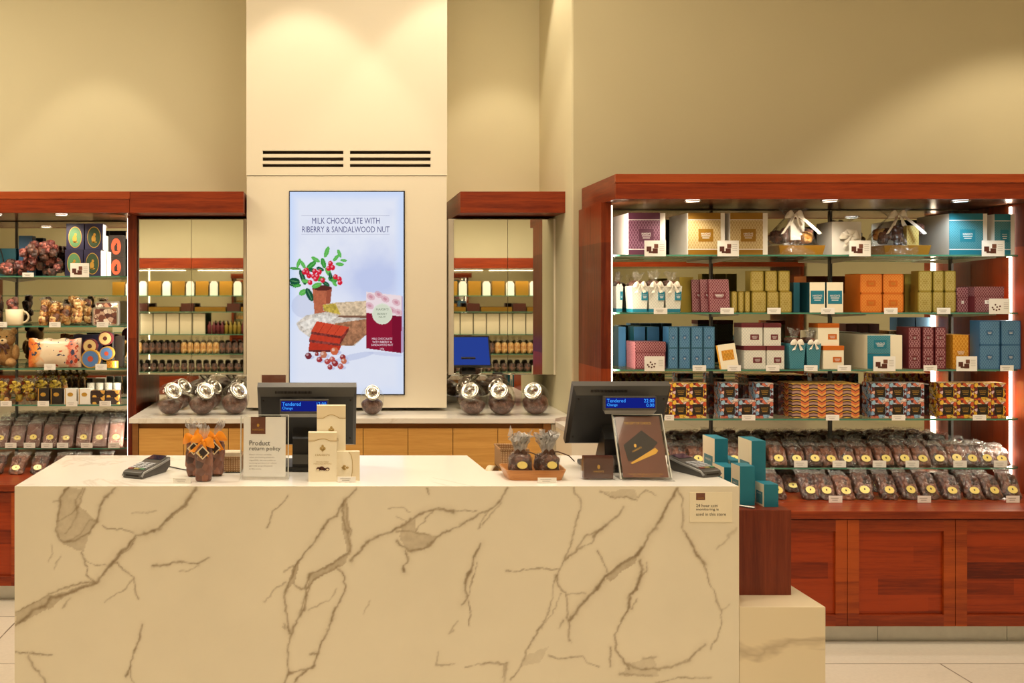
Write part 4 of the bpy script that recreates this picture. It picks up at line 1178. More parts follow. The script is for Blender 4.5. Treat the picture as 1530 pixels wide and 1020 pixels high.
# ------------------------------------------------------------------ shelf 3
z = S_R[2]
G4 = 'slate blue boxes on the third shelf'
zb = ZZ(519.5); zb2 = ZZ(488)
BP = (.3, .2, M['blue'], M['whiteink'], 0, .5)
xs = [(998.5, 1013), (1014.5, 1031.5), (1032.5, 1050), (1051, 1068)]
stackrow('blue_box', xs, z, zb, D1, .08, M['blue_l'], M['blue'], lambda i: f'slate blue patterned box, lower row, {ordn(i)} along, by orange-labelled slab', BP, group=G4, border=(M['teal_d'], .0022, .001))
stackrow('blue_box', xs, zb, zb2, D1, .08, M['blue_l'], M['blue'], lambda i: f'slate blue patterned box, upper row, {ordn(i)} along, by orange-labelled slab', BP, group=G4, border=(M['teal_d'], .0022, .001))
stackrow('blue_box', [(924, 935), (947, 964), (967, 985)], z, ZZ(514, 4.87), 4.87, .1, M['blue'], M['teal_d'], lambda i: f'plain blue box, lower row behind the pink lidded box, {ordn(i)} along', None, group=G4)
stackrow('blue_box', [(924, 935), (947, 964), (967, 985)], ZZ(514, 4.87), ZZ(488, 4.87), 4.87, .1, M['teal_l'] if 0 else M['blue'], M['teal_d'], lambda i: f'plain blue box, upper row behind the pink lidded box, {ordn(i)} along', None, group=G4)
stackrow('lidded_box', [(949, 994.5)], z, ZZ(510.5), D1, .14, M['maroon_p'], M['maroon_p'], lambda i: 'pink and maroon striped lidded box near start of third shelf', (.2, .1, M['whiteink'], M['maroon'], 0, .4), (M['maroon_p'], .05), border=(M['maroon'], .003, .001))
infocard(963, 993, 532, 554, 4.648, z - .0075, 'picture card of a chocolate heap in front of pink lidded box', 'heap')
e = empty('slab_box', 'cream slab with orange label leaning beside the slate blue boxes', 'box', (XX(1088), 4.675, z + .001), rot=(-.1, -.13, .1))
MB().box(-.046, .046, 0, .016, 0, .125, [0, 0, 0, 0, 1, 0]).build('box_body', [M['cream_box'], M['mustard']], e)
q, ms = patch(.062, .05, M['mustard'], M['gold_ink'], .7, cz=.07, y=-.0008); q.build('name_label', ms, e)
G5 = 'white boxes with maroon lids on the third shelf'; zw = ZZ(516.5)
WP = (.42, .24, M['maroon'], M['whiteink'], .12, .38)
stackrow('lidded_box', [(1112, 1144), (1145.5, 1172)], z, zw, D1, .10, M['whitebox'], None, lambda i: f'white patterned box with maroon lid, lower row, {ordn(i)} of the front pair', WP, (M['maroon'], .022), group=G5)
stackrow('lidded_box', [(1108, 1139.5), (1141, 1167)], zw, ZZ(482.5), D1 + .01, .09, M['whitebox'], None, lambda i: f'white patterned box with maroon lid, upper row, {ordn(i)} of two', WP, (M['maroon'], .022), group=G5)
stackrow('lidded_box', [(1099, 1111)], z, ZZ(518, 4.83), 4.83, .09, M['whitebox'], None, lambda i: 'white box with maroon lid half hidden behind the leaning cream slab', None, (M['maroon'], .022), group=G5)
GT = 'teal gift bags with white bows'
ribbon_bag(1178, 1203, 513, D1, z, 'teal striped gift bag with white bow, first of the pair on third shelf', M['teal_l'], M['teal_l'], None, M['ribbon'], GT)
ribbon_bag(1204, 1226, 513, D1 + .005, z, 'teal striped gift bag with white bow beside the orange-lidded boxes', M['teal_l'], M['teal_l'], None, M['ribbon'], GT)
OP2 = (.42, .24, M['orange'], M['whiteink'], .18, .4)
stackrow('lidded_box', [(1230, 1261)], z, zw, D1, .10, M['cream_box'], None, lambda i: 'cream box with orange lid, lower of two on third shelf', OP2, (M['orange'], .022), group='cream boxes with orange lids')
stackrow('lidded_box', [(1222, 1254)], zw, ZZ(483), D1 + .01, .09, M['cream_box'], None, lambda i: 'cream box with orange lid, upper of two on third shelf', OP2, (M['orange'], .022), group='cream boxes with orange lids')
zt3 = ZZ(528)
for (a, c, lo, lab) in ((z, zt3, 1, 'wide teal and cream sleeve box, lower of two beside the maroon boxes'), (zt3, ZZ(500.5), 0, 'wide teal and cream sleeve box, upper of two beside the maroon boxes')):
    carton('sleeve_box', lab, XX(1296), XX(1348), a, c, D1, .30, M['cream_box'], M['cream_box'], group='teal and cream sleeve boxes')
    o_ = COL.objects[-1]
    e = [q for q in bpy.data.objects if q.name.startswith('sleeve_box') and not q.parent][-1]
    w = XX(1330) - XX(1296); W = XX(1348) - XX(1296); h = c - a
    MB().box(-W / 2, -W / 2 + w, -.002, -.0001, 0, h * .98).build('teal_sleeve', M['teal_l'] if not lo else M['teal'], e)
    if not lo:
        q, ms = patch(w * .55, h * .45, M['teal'], M['whiteink'], .7, cx=-W / 2 + w / 2 + .006, cz=h * .5, y=-.0028); q.build('name_label', ms, e)
infocard(1305, 1338, 532, 554, 4.648, z - .0075, 'picture card of an open chocolate box below the teal sleeve boxes', 'box')
G6 = 'maroon boxes stacked on the third shelf'
MP = (.34, .26, M['maroon'], M['whiteink'], 0, .5)
xs = [(1357, 1376), (1378.5, 1395), (1397, 1413.5)]
stackrow('maroon_box', xs, z, zb, D1, .10, M['maroon_l'], M['maroon'], lambda i: f'maroon patterned box, lower row of the stack of six, {ordn(i)} along', MP, group=G6, border=(M['maroon'], .004, 0))
stackrow('maroon_box', xs, zb, zb2 - .002, D1, .10, M['maroon_l'], M['maroon'], lambda i: f'maroon patterned box, upper row of the stack of six, {ordn(i)} along', MP, group=G6, border=(M['maroon'], .004, 0))
carton('mustard_box', 'mustard yellow patterned box standing beside the six maroon boxes', XX(1424), XX(1447), z, ZZ(500), D1, .13, M['mustard'], M['mustard'], (.7, .22, M['mustard'], M['whiteink'], 0, .48))
carton('maroon_box', 'plain maroon box tucked behind the mustard yellow box', XX(1449, 4.80), XX(1460, 4.80), z, ZZ(500, 4.80), 4.80, .1, M['maroon'], M['maroon'])
infocard(1429, 1460, 532, 554, 4.648, z - .0075, 'picture card of maroon bars in front of the mustard box', 'box')
zq = ZZ(514.5)
for (a, c, w_) in ((z, zq, 'lower'), (zq, ZZ(478.5), 'upper')):
    stackrow('blue_box', [(1462, 1494), (1495.5, 1503 + 22)][:2] if 0 else [(1462, 1482.5), (1483.5, 1504)] if 0 else [(1462, 1483), (1484, 1504.5)] if 0 else [(1463, 1494), (1495.5, 1525)], a, c, 4.662, .07, M['blue_l'], M['blue'],
             lambda i: f'large slate blue patterned box, {w_} row at the far right, {ordn(i)} of two', BP, group='large slate blue boxes by the light strip', border=(M['blue'], .004, .0))
n_ = 0
for px in (1045, 1097, 1154.5, 1211.5, 1261.5, 1390, 1504.5):
    tagcard(px, 544.5, 553.5, 4.652, z - .0085, f'white price tag on the edge of third shelf of right display, {ordn(n_)} along'); n_ += 1

# ------------------------------------------------------------------ shelf 4, printed cubes
z = S_R[3]; zc1 = ZZ(597.5); zc2 = ZZ(572)
def cubes(xs, z0, z1, mosm, nm, labf, group, D=D1, d=.085):
    for i, (a, c) in enumerate(xs):
        X0, X1 = X_(a, D) + .0006, X_(c, D) - .0006; w = X1 - X0; h = z1 - z0
        e = empty(nm, labf(i), 'box', ((X0 + X1) / 2, D, z0), 0, group)
        k = (nm, round(w, 3), round(h, 3))
        if k not in cubes.c:
            cubes.c[k] = MB().box(-w / 2, w / 2, 0, d, 0, h).data('box_body', mosm)
            q, ms = patch(w * .62, h * .6, M['dark'], M['gold_ink'], .66, 2, cz=h * .47)
            cubes.l[k] = q.data('name_label', ms)
        for nm2, me in (('box_body', cubes.c[k]), ('name_label', cubes.l[k])):
            o = bpy.data.objects.new(nm2, me); COL.objects.link(o); o.parent = e
cubes.c, cubes.l = {}, {}
GY, GBl = 'yellow printed cube boxes', 'pale blue printed cube boxes'
xs = [(928 + 25.5 * i, 928 + 25.5 * (i + 1)) for i in range(5)]
cubes(xs, z, zc1, M['yellow_mos'], 'printed_box', lambda i: f'yellow heart-printed cube, lower row behind the tall till, {ordn(i)} along', GY)
cubes(xs, zc1, zc2, M['yellow_mos'], 'printed_box', lambda i: f'yellow heart-printed cube, upper row behind the tall till, {ordn(i)} along', GY)
cubes([(1077, 1103), (1103.5, 1129), (1129.5, 1155.5)], z, zc1, M['blue_mos'], 'blue_printed_box', lambda i: f'pale blue printed cube, lower row before the striped flat boxes, {ordn(i)} along', GBl)
cubes([(1077, 1103), (1129.5, 1155.5)], zc1, zc2, M['blue_mos'], 'blue_printed_box', lambda i: f'pale blue printed cube, upper row before the striped flat boxes, {ordn(i)} along', GBl)
xs = [(1302, 1328), (1328.5, 1354.5), (1355, 1381)]
cubes(xs, z, zc1, M['blue_mos'], 'blue_printed_box', lambda i: f'pale blue printed cube, lower row after the striped flat boxes, {ordn(i)} along', GBl)
cubes(xs, zc1, zc2, M['blue_mos'], 'blue_printed_box', lambda i: f'pale blue printed cube, upper row after the striped flat boxes, {ordn(i)} along', GBl)
xs = [(1404, 1429.5), (1430, 1455), (1455.5, 1481), (1481.5, 1503)]
cubes(xs, z, zc1, M['yellow_mos'], 'printed_box', lambda i: f'yellow heart-printed cube, lower row by the light strip, {ordn(i)} along', GY)
cubes(xs, zc1, zc2, M['yellow_mos'], 'printed_box', lambda i: f'yellow heart-printed cube, upper row by the light strip, {ordn(i)} along', GY)
# dim row behind
for j, (a, c) in enumerate(((1058, 1074), (1110, 1126), (1163, 1181), (1287, 1300), (1386, 1402))):
    D = 4.80 if j else 4.84
    for r_, (p, q) in enumerate(((z, Z_(600, D)), (Z_(600, D), Z_(575, D)))):
        carton('dark_printed_box', f'dark printed box set back on fourth shelf, {["lower", "upper"][r_]}, {ordn(j)} along', X_(a, D), X_(c, D), p, q, D, .13, M['dark_mos'], M['dark_mos'], group='dim printed boxes behind the cubes')
# flat striped boxes: four columns of six
def chev(k, b, co):
    sp = k.n('ShaderNodeSeparateXYZ'); k.l(co, sp.inputs[0])
    z1 = k.math('MULTIPLY', sp.outputs[2], 1 / .0278)
    xx = k.math('MULTIPLY', k.math('ADD', sp.outputs[0], k.math('ADD', sp.outputs[1], .4215)), 1 / .0422)
    col = k.math('LESS_THAN', k.math('FRACT', k.math('MULTIPLY', xx, .5)), .5)
    tri = k.math('ABSOLUTE', k.math('SUBTRACT', k.math('FRACT', xx), .5))
    v = k.math('FRACT', k.math('ADD', z1, k.math('MULTIPLY', tri, k.math('SUBTRACT', k.math('MULTIPLY', col, -1.1), -.25))))
    c1 = k.ramp(v, [(0, s2l((238, 190, 74))), (.12, s2l((214, 112, 64))), (.6, s2l((60, 28, 24))), (.76, s2l((226, 150, 90)))], 'CONSTANT')
    c2 = k.ramp(v, [(0, s2l((238, 190, 74))), (.12, s2l((52, 30, 26))), (.34, s2l((170, 132, 122))), (.74, s2l((96, 60, 50)))], 'CONSTANT')
    k.l(k.mixc(col, c2, c1), b.inputs['Base Color'])
M['chev'] = principled('arrow_printed_card', (220, 170, 90), .5, 0, .1, .5, chev)
hh = (ZZ(573) - z) / 6
me = MB().box(-.0415, .0415, 0, .16, 0, hh - .0004).data('box_body', M['chev'])
for i in range(4):
    for j in range(6):
        o = bpy.data.objects.new('flat_printed_box', me); COL.objects.link(o)
        o.location = (X_(1184, D1) + .0420 + i * .0843, D1, z + j * hh)
        tag(o, f'flat arrow-patterned box, {ordn(i)} column along, {ordn(j)} up from the shelf', 'box', 'flat arrow-patterned boxes in stacks')
n_ = 0
for px in (1000, 1118.5, 1244, 1342.5, 1463.5):
    tagcard(px, 618, 626.5, 4.652, z - .0085, f'white price tag on the edge of fourth shelf of right display, {ordn(n_)} along', 20 if n_ else 14); n_ += 1

# ------------------------------------------------------------------ chocolate bags
P1 = [pouch_proto('wrap_m' if i % 2 else 'wrap_d', .092, .042, .090, 100 + i, .55, .026, (.0250, .0180), 60, .008, ex=.42) for i in range(4)]
U1 = set(); kb = 0
def bagrow(xs, D, z, labf, group, sel, rz=.12, zs=None, Dj=.004):
    global kb
    r = np.random.default_rng(int(D * 1000 + z * 100))
    for i, px in enumerate(xs):
        dd = D + .03 + r.uniform(0, Dj)
        sc_ = (.905, 1, 1 + r.uniform(-.06, .08) if zs is None else zs)
        place(sel[0], sel[1], int(r.integers(0, 99)) if len(sel[1]) >= len(sel[0]) else i, (X_(px, dd), dd, z + .0005), labf(i), r.uniform(-rz, rz), group, sc_)
sel = (P1, U1)
z5 = S_R[4]
x5 = [1016, 1043, 1071, 1097, 1130, 1163, 1190, 1217, 1241, 1266, 1293, 1323, 1351, 1378, 1403, 1429, 1452, 1474, 1496]
bagrow(x5, 4.68, z5, lambda i: f'wrapped bag of chocolates with gold sticker, front row on fifth shelf, {ordn(i)} along', 'chocolate bags, front row on the fifth shelf', sel)
bagrow([940 + 31 * i for i in range(18)], 4.77, z5, lambda i: f'wrapped bag of chocolates, middle row on fifth shelf of right display, {ordn(i)} along', 'chocolate bags, middle row on the fifth shelf', sel)
bagrow([945 + 31 * i for i in range(17)], 4.87, z5, lambda i: f'wrapped bag of chocolates, rear row on fifth shelf of right display, {ordn(i)} along', 'chocolate bags, rear row on the fifth shelf', sel, zs=1.05)
P2 = [pouch_proto('wrap_d', .094, .046, .112, 200 + i, .6, .030, (.0250, .0185), 60, .009, ex=.42) for i in range(3)] + [pouch_proto('wrap_m', .094, .046, .108, 210, .6, .030, (.0250, .0185), 60, .009, ex=.42)]
sel2 = (P2, set())
xb = [1163, 1211, 1235, 1264, 1292, 1329, 1361, 1391, 1423, 1456, 1486, 1513]
bagrow(xb, 4.50, BASE_Z, lambda i: f'wrapped bag of dark chocolates on the wooden top, front row, {ordn(i)} along', 'chocolate bags, front row on the wooden top', sel2, rz=.15)
bagrow([1010, 1045, 1080, 1115, 1150, 1185, 1217, 1249, 1281, 1313, 1346, 1380, 1412, 1445, 1476], 4.68, BASE_Z, lambda i: f'wrapped bag of dark chocolates on the wooden top, rear row, {ordn(i)} along', 'chocolate bags, rear row on the wooden top', sel2, zs=.72)
def tray(x0, x1, D, z, h, label):
    m = MB(); a, c = X_(x0, D), X_(x1, D)
    m.box(a, c, D, D + .002, z, z + h); m.box(a, c, D + .002, D + .02, z, z + .0004)
    o = m.build('acrylic_tray', M['acrylic']); tag(o, label, 'tray')
for i, (a, c) in enumerate(((1000, 1180), (1181, 1346), (1347, 1503))):
    tray(a, c, 4.664, z5 + .0002, .032, f'clear shallow tray holding chocolate bags on fifth shelf, {ordn(i)} along')
for i, (a, c) in enumerate(((1160, 1184), (1197, 1312), (1321, 1434), (1447, 1530))):
    tray(a, c, 4.47, BASE_Z + .0003, .032, f'clear shallow tray holding chocolate bags on the wooden top, {ordn(i)} along')
for i, px in enumerate((1196.5, 1254, 1314, 1363, 1434.5, 1495)):
    tagcard(px, 687, 697.5, 4.655, z5 + .0006, f'white price tag on the clear tray of the fifth shelf, {ordn(i)} along', fz=0)
for i, px in enumerate((1248.5, 1381, 1513.5)):
    tagcard(px, 747.5, 758, 4.462, BASE_Z + .0005, f'white price tag on the clear tray of the wooden top, {ordn(i)} along', fz=0)
# ------------------------------------------------------------------ left display
DL = 5.46
def LX(x, D=DL): return X_(x, D)
z = S_L[0]
GN = 'navy tins with green ovals'
def oval_box(x0, x1, z0, z1, lab, ov, fig, body='navy', d=.07, D=DL, group=GN, side=None):
    e = empty('oval_tin', lab, 'tin', ((LX(x0, D) + LX(x1, D)) / 2, D, z0), 0, group)
    w = LX(x1, D) - LX(x0, D) - .001; h = z1 - z0 - .001
    MB().box(-w / 2, w / 2, 0, d, 0, h, [0, 0, 0, 0, 0, 1]).build('tin_body', [M[body], M['white'] if side else M[body]], e)
    MB().box(-w / 2 - .001, w / 2 + .001, -.001, d + .001, h - .006, h).build('lid', M['navy'] if body == 'navy' else M['dark'], e)
    m = MB(); ellipse(m, w * .38, h * .41, -.0002, h * .47, 0, 1, 24); ellipse(m, w * .35, h * .385, -.0011, h * .47, 0, 0, 24, .0004)
    ellipse(m, w * .12, h * .15, -.0016, h * .40, -w * .02, 1, 12, .0004); ellipse(m, w * .07, h * .06, -.0016, h * .57, w * .03, 1, 10, .0004); ellipse(m, w * .15, h * .03, -.0016, h * .28, w * .02, 1, 10, .0004)
    m.build('oval_label', [ov, M['gold_ink'] if fig else M['dark']], e)
    return e
zt1, zt2 = Z_(372.5, DL), Z_(333.5, DL)
for (a, c, z0, z1, r_, k) in ((97, 124, z, zt1, 'lower', 0), (125, 151, z, zt1, 'lower', 1), (99, 125.5, zt1, zt2, 'upper', 0), (127, 154, zt1, zt2, 'upper', 1)):
    oval_box(a, c, z0, z1, f'navy tin with green oval and gold figure, {r_} row, {ordn(k)} of two', M['green' if k == 0 else 'green_d'], 1, side=(k == 1))
for z0, z1, r_ in ((z, Z_(383, 5.58), 'lower'), (Z_(383, 5.58), Z_(351, 5.58), 'upper')):
    oval_box(163, 184, z0, z1, f'dark tin with rust red oval set back on the left display, {r_} of two', M['red_or'], 0, 'dark', D=5.58, group='dark tins with red ovals')
for i, (a, c) in enumerate(((155, 159), (160, 163))):
    carton('white_carton', f'narrow white carton beside the navy tins, {ordn(i)} of two', LX(a, 5.53), LX(c, 5.53), z, Z_(352 + 24 * i, 5.53), 5.53, .05, M['white'], M['white'])
def bundle(nm, lab, x0, x1, y0, D, z, n, mats, seed, sz=.05, d=.14, cat='bag', group=None, fan=None, name2='sweets'):
    a, c = X_(x0, D), X_(x1, D); w = c - a; h = Z_(y0, D) - z
    e = empty(nm, lab, cat, ((a + c) / 2, D, z), 0, group); r = np.random.default_rng(seed); m = MB()
    for i in range(n):
        t = r.random(); xx = r.uniform(-w / 2 + sz * .6, w / 2 - sz * .6); zz = min(t * (h - sz), h - sz); k = 1 - .5 * zz / h
        m.grid(lumpy(sz, sz * .9, sz, seed * 31 + i, 14, sz * .14, (9, 14)), i % len(mats), M=Matrix.Translation((xx * k, .03 + r.uniform(0, d - .04), max(0, zz))), closed=True)
    m.build(name2, [M[q] for q in mats], e)
    if fan:
        m = MB()
        m.grid(crinkle_fan(w * .3, w * .8, fan, seed, (5, 14), .05, .008), M=Matrix.Translation((0, d / 2, h * .8)))
        m.build('cellophane_top', M['cello_w'], e)
    return e
bundle('foil_bag', 'big heap of dark red foil wrapped sweets on the left display top shelf', 14, 94, 358, 5.44, z, 44, ['wrap_red', 'wrap_d', 'wrap_red'], 61, .05)
bundle('foil_bag', 'low dark sweets bag at the frame edge on the left display top shelf', -14, 22, 384, 5.44, z, 12, ['wrap_d', 'wrap_red'], 62, .06)
e = empty('blue_box', 'dark blue gift box with handle behind the red foil heap', 'box', (LX(8, 5.66), 5.64, z))
MB().box(-.1, .07, 0, .09, 0, .17).build('box_body', M['teal_d'], e)
m = MB(); m.tube([(-.03 + .0 * t, -.004, .17 + 0) if t == 0 else (-.03 + .05 * math.sin(t * PI / 2) * .6, -.004 - .02 * math.sin(t * PI), .17 + .03 * math.sin(t * PI) - .1 * t) for t in np.linspace(0, 1, 9)], .003); m.build('handle', M['dark'], e)
carton('blue_box', 'blue carton behind the red foil heap, beside the handled box', LX(28, 5.66), LX(48, 5.66), z, Z_(352, 5.66), 5.66, .07, M['blue'], M['blue'])
infocard(105, 133, 394, 415, 5.38, z - .0085, 'small picture card in front of the navy tins on the left display', 'box')
tagcard(42, 406, 413, 5.385, z - .0085, 'white price tag below the red foil heap on the left display', 17)
# shelf 2
z = S_L[1]
def bear_bag(i, x, D, lab):
    bundle('sweets_bag', lab, x - 9, x + 9, 441 + (i % 3) * 5 + (4 if D < 5.5 else 0), D, z, 14, ['wrap_gold', 'wrap_gold', 'wrap_gold', 'wrap_m'], 300 + i, .042, .09, group='golden sweet bags', fan=.03)
for i, (x, D) in enumerate(((62, 5.42), (79, 5.43), (96, 5.42), (114, 5.43), (68, 5.55), (88, 5.56), (107, 5.55), (127, 5.56))):
    bear_bag(i, x, D, f'cellophane bag of golden sweets on the left display, {"front" if D < 5.5 else "back"} row, {ordn(i % 4)} along')
def tin_pic(x0, x1, y0, D, lab, seed):
    e = empty('picture_tin', lab, 'tin', ((LX(x0, D) + LX(x1, D)) / 2, D, z)); w = LX(x1, D) - LX(x0, D); h = Z_(y0, D) - z
    c = [(w / 2 - .012 + .012 * math.cos(t), h / 2 - .012 + .012 * math.sin(t)) for t in np.linspace(0, PI / 2, 5)]
    pts = [(p[0], p[1]) for p in c] + [(-p[0], p[1]) for p in c[::-1]] + [(-p[0], -p[1]) for p in c] + [(p[0], -p[1]) for p in c[::-1]]
    Mx = Matrix.Translation((0, 0, h / 2)) @ Matrix.Rotation(PI / 2, 4, 'X')
    MB().prism(pts, -.03, 0, 0, Mx).build('tin_body', M['steel'], e)
    MB().prism([(p[0] * .9, p[1] * .86) for p in pts], 0, .001, 0, Mx).build('printed_picture', M['tinpic'], e)
M['tinpic'] = mosaic('tin_picture_print', [(226, 206, 186), (180, 130, 100), (120, 70, 56), (240, 226, 210), (206, 170, 150), (90, 50, 50)], 40, (110, 70, 60))
tin_pic(138, 176, 459, 5.42, 'rounded silver edged picture tin at the front on the left display', 1)
tin_pic(142, 178, 450, 5.47, 'rounded silver edged picture tin standing behind another like it', 2)
e = empty('gift_mug', 'cream mug filled with wrapped dark sweets on the left display', 'mug', (LX(22, 5.46), 5.46, z))
MB().lathe([(0, 0), (.042, 0), (.047, .01), (.052, .095), (.049, .095), (.044, .012), (0, .012)], 28).build('mug_body', M['cream_mid'], e)
m = MB(); m.tube([(.045 + .036 * math.sin(t), 0, .05 - .033 * math.cos(t)) for t in np.linspace(0, PI, 10)], .006); m.build('handle', M['cream_mid'], e)
m = MB()
for i in range(7): m.grid(lumpy(.045, .04, .05, 700 + i, 12, .006, (9, 14)), i % 2, M=Matrix.Translation((random.uniform(-.02, .02), random.uniform(-.02, .02), .05 + i * .011)), closed=True)
m.build('sweets', [M['wrap_d'], M['wrap_red']], e)
bundle('sweets_bag', 'dark wrapped sweets at the frame edge beside the cream mug', -16, 2, 440, 5.48, z, 8, ['wrap_d'], 64, .05, .09)
for i, px in enumerate((2, 82, 153)): tagcard(px, 481, 489, 5.385, z - .0085, f'white price tag on the second shelf edge of left display, {ordn(i)} along', 17)
# shelf 3
z = S_L[2]
e = empty('teddy_bear', 'tan plush teddy bear with dark bow sitting on the left display', 'teddy bear', (LX(8, 5.52), 5.54, z + .001))
m = MB()
def ball(mb, c, r, mat=0, seed=1, amp=.002): mb.grid(lumpy(r[0] * 2, r[1] * 2, r[2] * 2, seed, 60, amp, (14, 22), 1.0), mat, M=Matrix.Translation((c[0], c[1], c[2] - r[2])), closed=True)
ball(m, (0, 0, .07), (.062, .05, .07), 0, 1); ball(m, (0, -.01, .165), (.056, .05, .052), 0, 2)
for s_ in (-1, 1):
    ball(m, (s_ * .043, -.0, .207), (.021, .012, .021), 0, 3); ball(m, (s_ * .065, -.03, .085), (.022, .03, .045), 0, 4); ball(m, (s_ * .045, -.055, .026), (.03, .045, .026), 0, 5)
m.build('plush_body', M['bear'], e)
m = MB(); ball(m, (0, -.057, .15), (.024, .016, .018), 0, 6, .001); m.build('muzzle', principled('pale_plush', (232, 200, 156), .9), e)
m = MB(); ball(m, (-.02, -.056, .178), (.005, .004, .005), 0, 7, 0); ball(m, (.02, -.056, .178), (.005, .004, .005), 0, 7, 0); ball(m, (0, -.073, .157), (.007, .004, .005), 0, 7, 0); m.build('eyes_and_nose', M['black'], e)
m = MB(); bow(m, .07, 0, Matrix.Translation((0, -.058, .118))); m.build('neck_bow', M['brown'], e)
# flow wrapped bag
e = empty('printed_snack_bag', 'orange and white printed snack bag lying flat against the left display back', 'bag', (LX(79, 5.43), 5.43, z)); w = .305; h = .165
P = []
r = np.random.default_rng(4)
for i in range(11):
    t = i / 10; row = []
    for j in range(23):
        u = j / 22; bul = (math.sin(PI * u) ** .5) * (math.sin(PI * min(max(t, 0), 1)) ** .5)
        row.append(((u - .5) * w * (1 + .01 * math.sin(9 * t)), -.035 * bul + .004 * r.normal() * .3 + .04, .003 + t * h + .004 * math.sin(u * 21) * (t > .9)))
    P.append(row)
def snack(k, b, co):
    sp = k.n('ShaderNodeSeparateXYZ'); k.l(co, sp.inputs[0])
    n1 = k.noise(co, 22, 3, .6, .8)
    xx = k.math('ADD', sp.outputs[0], k.math('MULTIPLY', k.math('SUBTRACT', n1, .5), .12))
    base = k.ramp(k.math('ADD', k.math('MULTIPLY', xx, 3.2), .5), [(0, s2l((226, 96, 40))), (.14, s2l((244, 160, 70))), (.3, s2l((246, 226, 196))), (.72, s2l((240, 214, 180))), (.8, s2l((220, 90, 60))), (1, s2l((244, 220, 196)))])
    n2 = k.noise(co, 34, 3); 
    c = k.mixc(k.math('MULTIPLY', k.math('GREATER_THAN', n2, .62), 1), base, s2l((60, 66, 96)))
    n3 = k.noise(co, 27, 2); c = k.mixc(k.math('GREATER_THAN', n3, .66), c, s2l((196, 70, 40)))
    k.l(c, b.inputs['Base Color'])
M['snack'] = principled('snack_bag_print', (240, 200, 160), .3, 0, .6, .5, snack)
m = MB(); m.grid(P); m.grid([[(p[0], .08 - p[1] * .6 + .0, p[2]) for p in row][::-1] for row in P]); m.build('printed_film', M['snack'], e)
m = MB(); 
def rtin(x, y, rp, D, lab, lidm, rim, zc=None):
    R = rp * D / F; e = empty('round_tin', lab, 'tin', (X_(x, D), D, Z_(y, D)), 0, 'round tins lying on their sides'); Mx = Matrix.Rotation(PI / 2, 4, 'X')
    MB().cyl(R, -.045, 0, 28, 0, Mx).build('tin_body', M['cream_mid'] if 0 else M[rim], e)
    MB().cyl(R * .86, 0, .001, 28, 0, Mx, smooth=False).build('lid_picture', lidm, e)
    m = MB(); m.cyl(R * .32, .001, .0016, 8, 0, Mx, smooth=False); m.build('printed_motif', M['choc'] if lidm is M['tanlid'] else M['red_or'], e)
M['bluelid'] = principled('blue_tin_lid', (84, 122, 178), .4)
rz_ = z
rtin(135, 550 - 14, 14, 5.42, 'round blue lidded tin on its side resting on the left display shelf', M['bluelid'], 'gold_ink')
rtin(134, 517.0, 11.0, 5.45, 'round tan lidded tin on its side on top of blue one', M['tanlid'], 'maroon')
rtin(159, 528, 10.5, 5.45, 'round blue lidded tin beside the light strip, under a tan one', M['bluelid'], 'gold_ink')
rtin(157, 505.5, 10.5, 5.47, 'round tan lidded tin at the very top of the round tin pile', M['tanlid'], 'maroon')
o = MB().cyl(.034, 0, .038, 24).build('round_tin', M['mustard']); o.location = (LX(168, 5.47), 5.47, z); tag(o, 'round mustard tin lying flat under the round tin pile', 'tin')
carton('navy_carton', 'dark blue pack lying behind the round tins and snack bag', LX(110, 5.62), LX(150, 5.62), z, Z_(500, 5.62), 5.62, .06, M['navy'], M['navy'])
carton('dark_carton', 'upright dark carton by the light strip behind round tins', LX(172, 5.56), LX(183, 5.56), z, Z_(502, 5.56), 5.56, .06, M['dark'], M['dark'])
for i, px in enumerate((74.5, 151)): tagcard(px, 543, 552, 5.385, z - .0085, f'white price tag on the third shelf edge of left display, {ordn(i)} along', 17)
# shelf 4
z = S_L[3]
for i in range(5):
    x = 4 + i * 20; bundle('ribboned_bag', f'clear sweets bag with gold and black ribbons on the left display, {ordn(i)} along', x - 9, x + 9, 573, (5.43 if i < 3 else 5.50) + .0 * (i % 2), z, 7, ['wrap_gold', 'ribbon_y', 'wrap_d'], 400 + i, .042, .08, group='bags with gold and black ribbons', fan=.05)
    e = [q for q in bpy.data.objects if q.name.startswith('ribboned_bag') and not q.parent][-1]
    m = MB()
    for k in range(3): bow(m, .05, 0, Matrix.Translation(((k - 1) * .012, .0, .10 + .012 * (k % 2))) @ Matrix.Rotation(k * .9, 4, 'Y'))
    m.build('curled_ribbon', M['ribbon_y'], e)
for i in range(6):
    x = 42 + i * 11; e = empty('ribboned_bag', f'clear sweets bag with gold curls in the back row, {ordn(i)} along', 'bag', (LX(x, 5.60), 5.60, z), 0, 'bags with gold curls in the back')
    MB().grid(lumpy(.036, .05, .11, 450 + i, 20, .006, (10, 16)), closed=True).build('sweets', M['wrap_gold'], e)
    m = MB(); bow(m, .036, 0, Matrix.Translation((0, -.03, .12))); bow(m, .034, 0, Matrix.Translation((.0, -.03, .135)) @ Matrix.Rotation(1.2, 4, 'Y')); m.build('curled_ribbon', M['ribbon_y'], e)
def ovalcard(x0, x1, body, lab, group):
    D = 5.43; w = LX(x1, D) - LX(x0, D); h = Z_(580.5, D) - z; e = empty('small_carton', lab, 'box', ((LX(x0, D) + LX(x1, D)) / 2, D, z), 0, group)
    MB().box(-w / 2, w / 2, 0, .05, 0, h).build('box_body', M[body], e)
    m = MB(); ellipse(m, w * .24, h * .13, -.0002, h * .62, 0, 0, 16); m.build('oval_label', M['gold_ink'], e)
    m = MB(); m.box(-w / 2 + .004, -w / 2 + .008, -.001, 0, 0, h); m.build('gold_band', M['gold_ink'], e)
